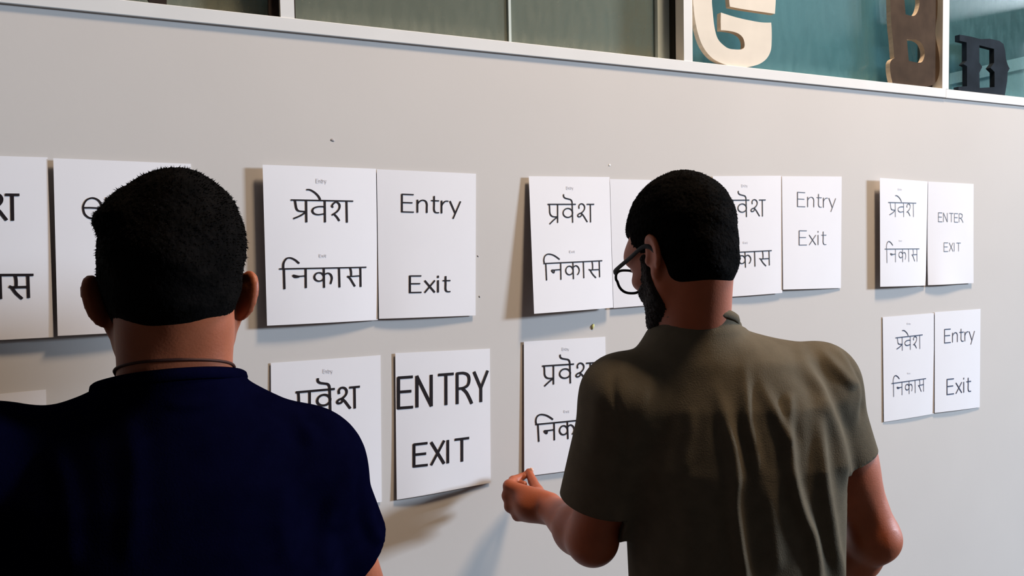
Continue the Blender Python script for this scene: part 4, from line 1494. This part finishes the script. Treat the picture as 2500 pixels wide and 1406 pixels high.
    rows.append((.80, .190, .152, rows[-1][3], rows[-1][4]))
    f.loft(ax_xy, az, rows, 0, 'add', .012)
    nb = q(-.046, -.016, 1.448)
    for sx, s in ((-1, q(-.160, -.012, 1.366)), (1, q(.160, -.008, 1.390))):
        f.cone(nb + np.array((sx * ca * .03, -sx * sa * .03, -.012 - (.020 if sx > 0 else 0))), s, .060, .056, .035)
    f.cone(q(-.056, -.022, 1.42), q(-.058, -.022, 1.56), .0655, .0640, .022)
    # the left sleeve hangs full and wide, the right one fits closer
    for s, e, r0, r1, ln in ((SL, EL, .066, .070, .73), (SR, ER, .066, .057, .50)):
        f.ell(s, (.066, .068, .070), None, .03)
        f.cone(s, s + (e - s) * ln, r0, r1, .025)
    V, Q = f.mesh(2)
    near_neck = lambda A: (np.hypot(A[:, 0] - nb[0], A[:, 1] - nb[1]) < .098) & (A[:, 2] > 1.40)
    nn = np.array((.10 * ca + .34 * sa, -.10 * sa + .34 * ca, 1.0))
    npnt = q(-.058, -.085, 1.515)
    V, Q, rim = cut(V, Q, near_neck, npnt, nn)
    ring = neck_ring(V, rim, npnt, nn)
    for s, e, tt, sx in ((SL, EL, .715, -1), (SR, ER, .465, 1)):
        ad = (e - s) / np.linalg.norm(e - s)
        mid = s + (e - s) * tt
        rx = np.array((ca, -sa))
        inner = lambda A, s=s, e=e, ad=ad: np.linalg.norm((A - s) - ((A - s) @ ad)[:, None] * ad, axis=1) < .088
        outer = lambda A, sx=sx: sx * ((A[:, :2] - ax_xy) @ rx) > (.194 if sx < 0 else .180)
        V, Q, _ = cut(V, Q, lambda A: inner(A) & outer(A) & (A[:, 2] < mid[2] + .05), mid, ad)
    V, Q, _ = cut(V, Q, lambda A: A[:, 2] < .95, (0, 0, .86), (0, 0, -1))
    N = normals(V, Q)
    cvt = lambda pts: [(1340 + x * .4737, 740 + y * .4737) for x, y in pts]
    folds = [
        (cvt([(850, 400), (885, 500), (915, 620), (950, 760), (966, 900), (960, 1050), (985, 1250), (1010, 1420), (1020, 1700)]), 1.15, 12),
        (cvt([(1010, 300), (1014, 420), (1018, 540), (1032, 640), (1062, 760), (1085, 920)]), .75, 10),
        (cvt([(1080, 370), (1120, 470), (1185, 600), (1236, 740), (1250, 860), (1280, 1000), (1312, 1100), (1360, 1220), (1390, 1420), (1400, 1700)]), 1.2, 11),
        (cvt([(1240, 450), (1240, 560), (1242, 740)]), .6, 9),
        (cvt([(1280, 190), (1335, 340), (1395, 450), (1450, 580), (1492, 700), (1522, 840), (1550, 990)]), 1.15, 11),
        (cvt([(1350, 400), (1395, 560), (1408, 780), (1425, 950), (1450, 1100), (1472, 1250), (1505, 1420), (1515, 1700)]), 1.1, 11),
        (cvt([(740, 520), (736, 640), (712, 760), (690, 880)]), .45, 11),
        (cvt([(1380, 230), (1490, 340), (1590, 440)]), .6, 10),
        (cvt([(545, 340), (500, 500), (470, 640)]), .4, 14),
        (cvt([(300, 350), (250, 560), (230, 820)]), .4, 16),
        (cvt([(1110, 900), (1150, 1100), (1180, 1400)]), .5, 16),
        (cvt([(700, 980), (720, 1180), (700, 1400)]), .5, 18),
        (cvt([(1440, 160), (1545, 270), (1612, 400), (1625, 480), (1602, 640)]), -.5, 5),
        (cvt([(400, 250), (330, 420), (380, 640), (400, 800)]), -.3, 7),
        (cvt([(1640, 480), (1670, 560), (1690, 700)]), .4, 9)]
    V = V + N * fold_field(V, N, [(p_, a_, w_ * 1.25) for p_, a_, w_ in folds], .0068, 1)[:, None]
    finish_cloth(sk_mesh('t_shirt', V, Q, M_OLIVE, root))
    tube('neckband', ring, .0036, .0075, nn, M_OLIVE, root, True)
    g = lambda x, y, z: np.array((lo_xy[0] + x * ca + y * sa, lo_xy[1] - x * sa + y * ca, z))
    trousers(root, g, .86, 1.0)
    for sx in (-1, 1):
        shoe(g(sx * .11, .03, 0), az + sx * .12, root)


man_left()
man_right()
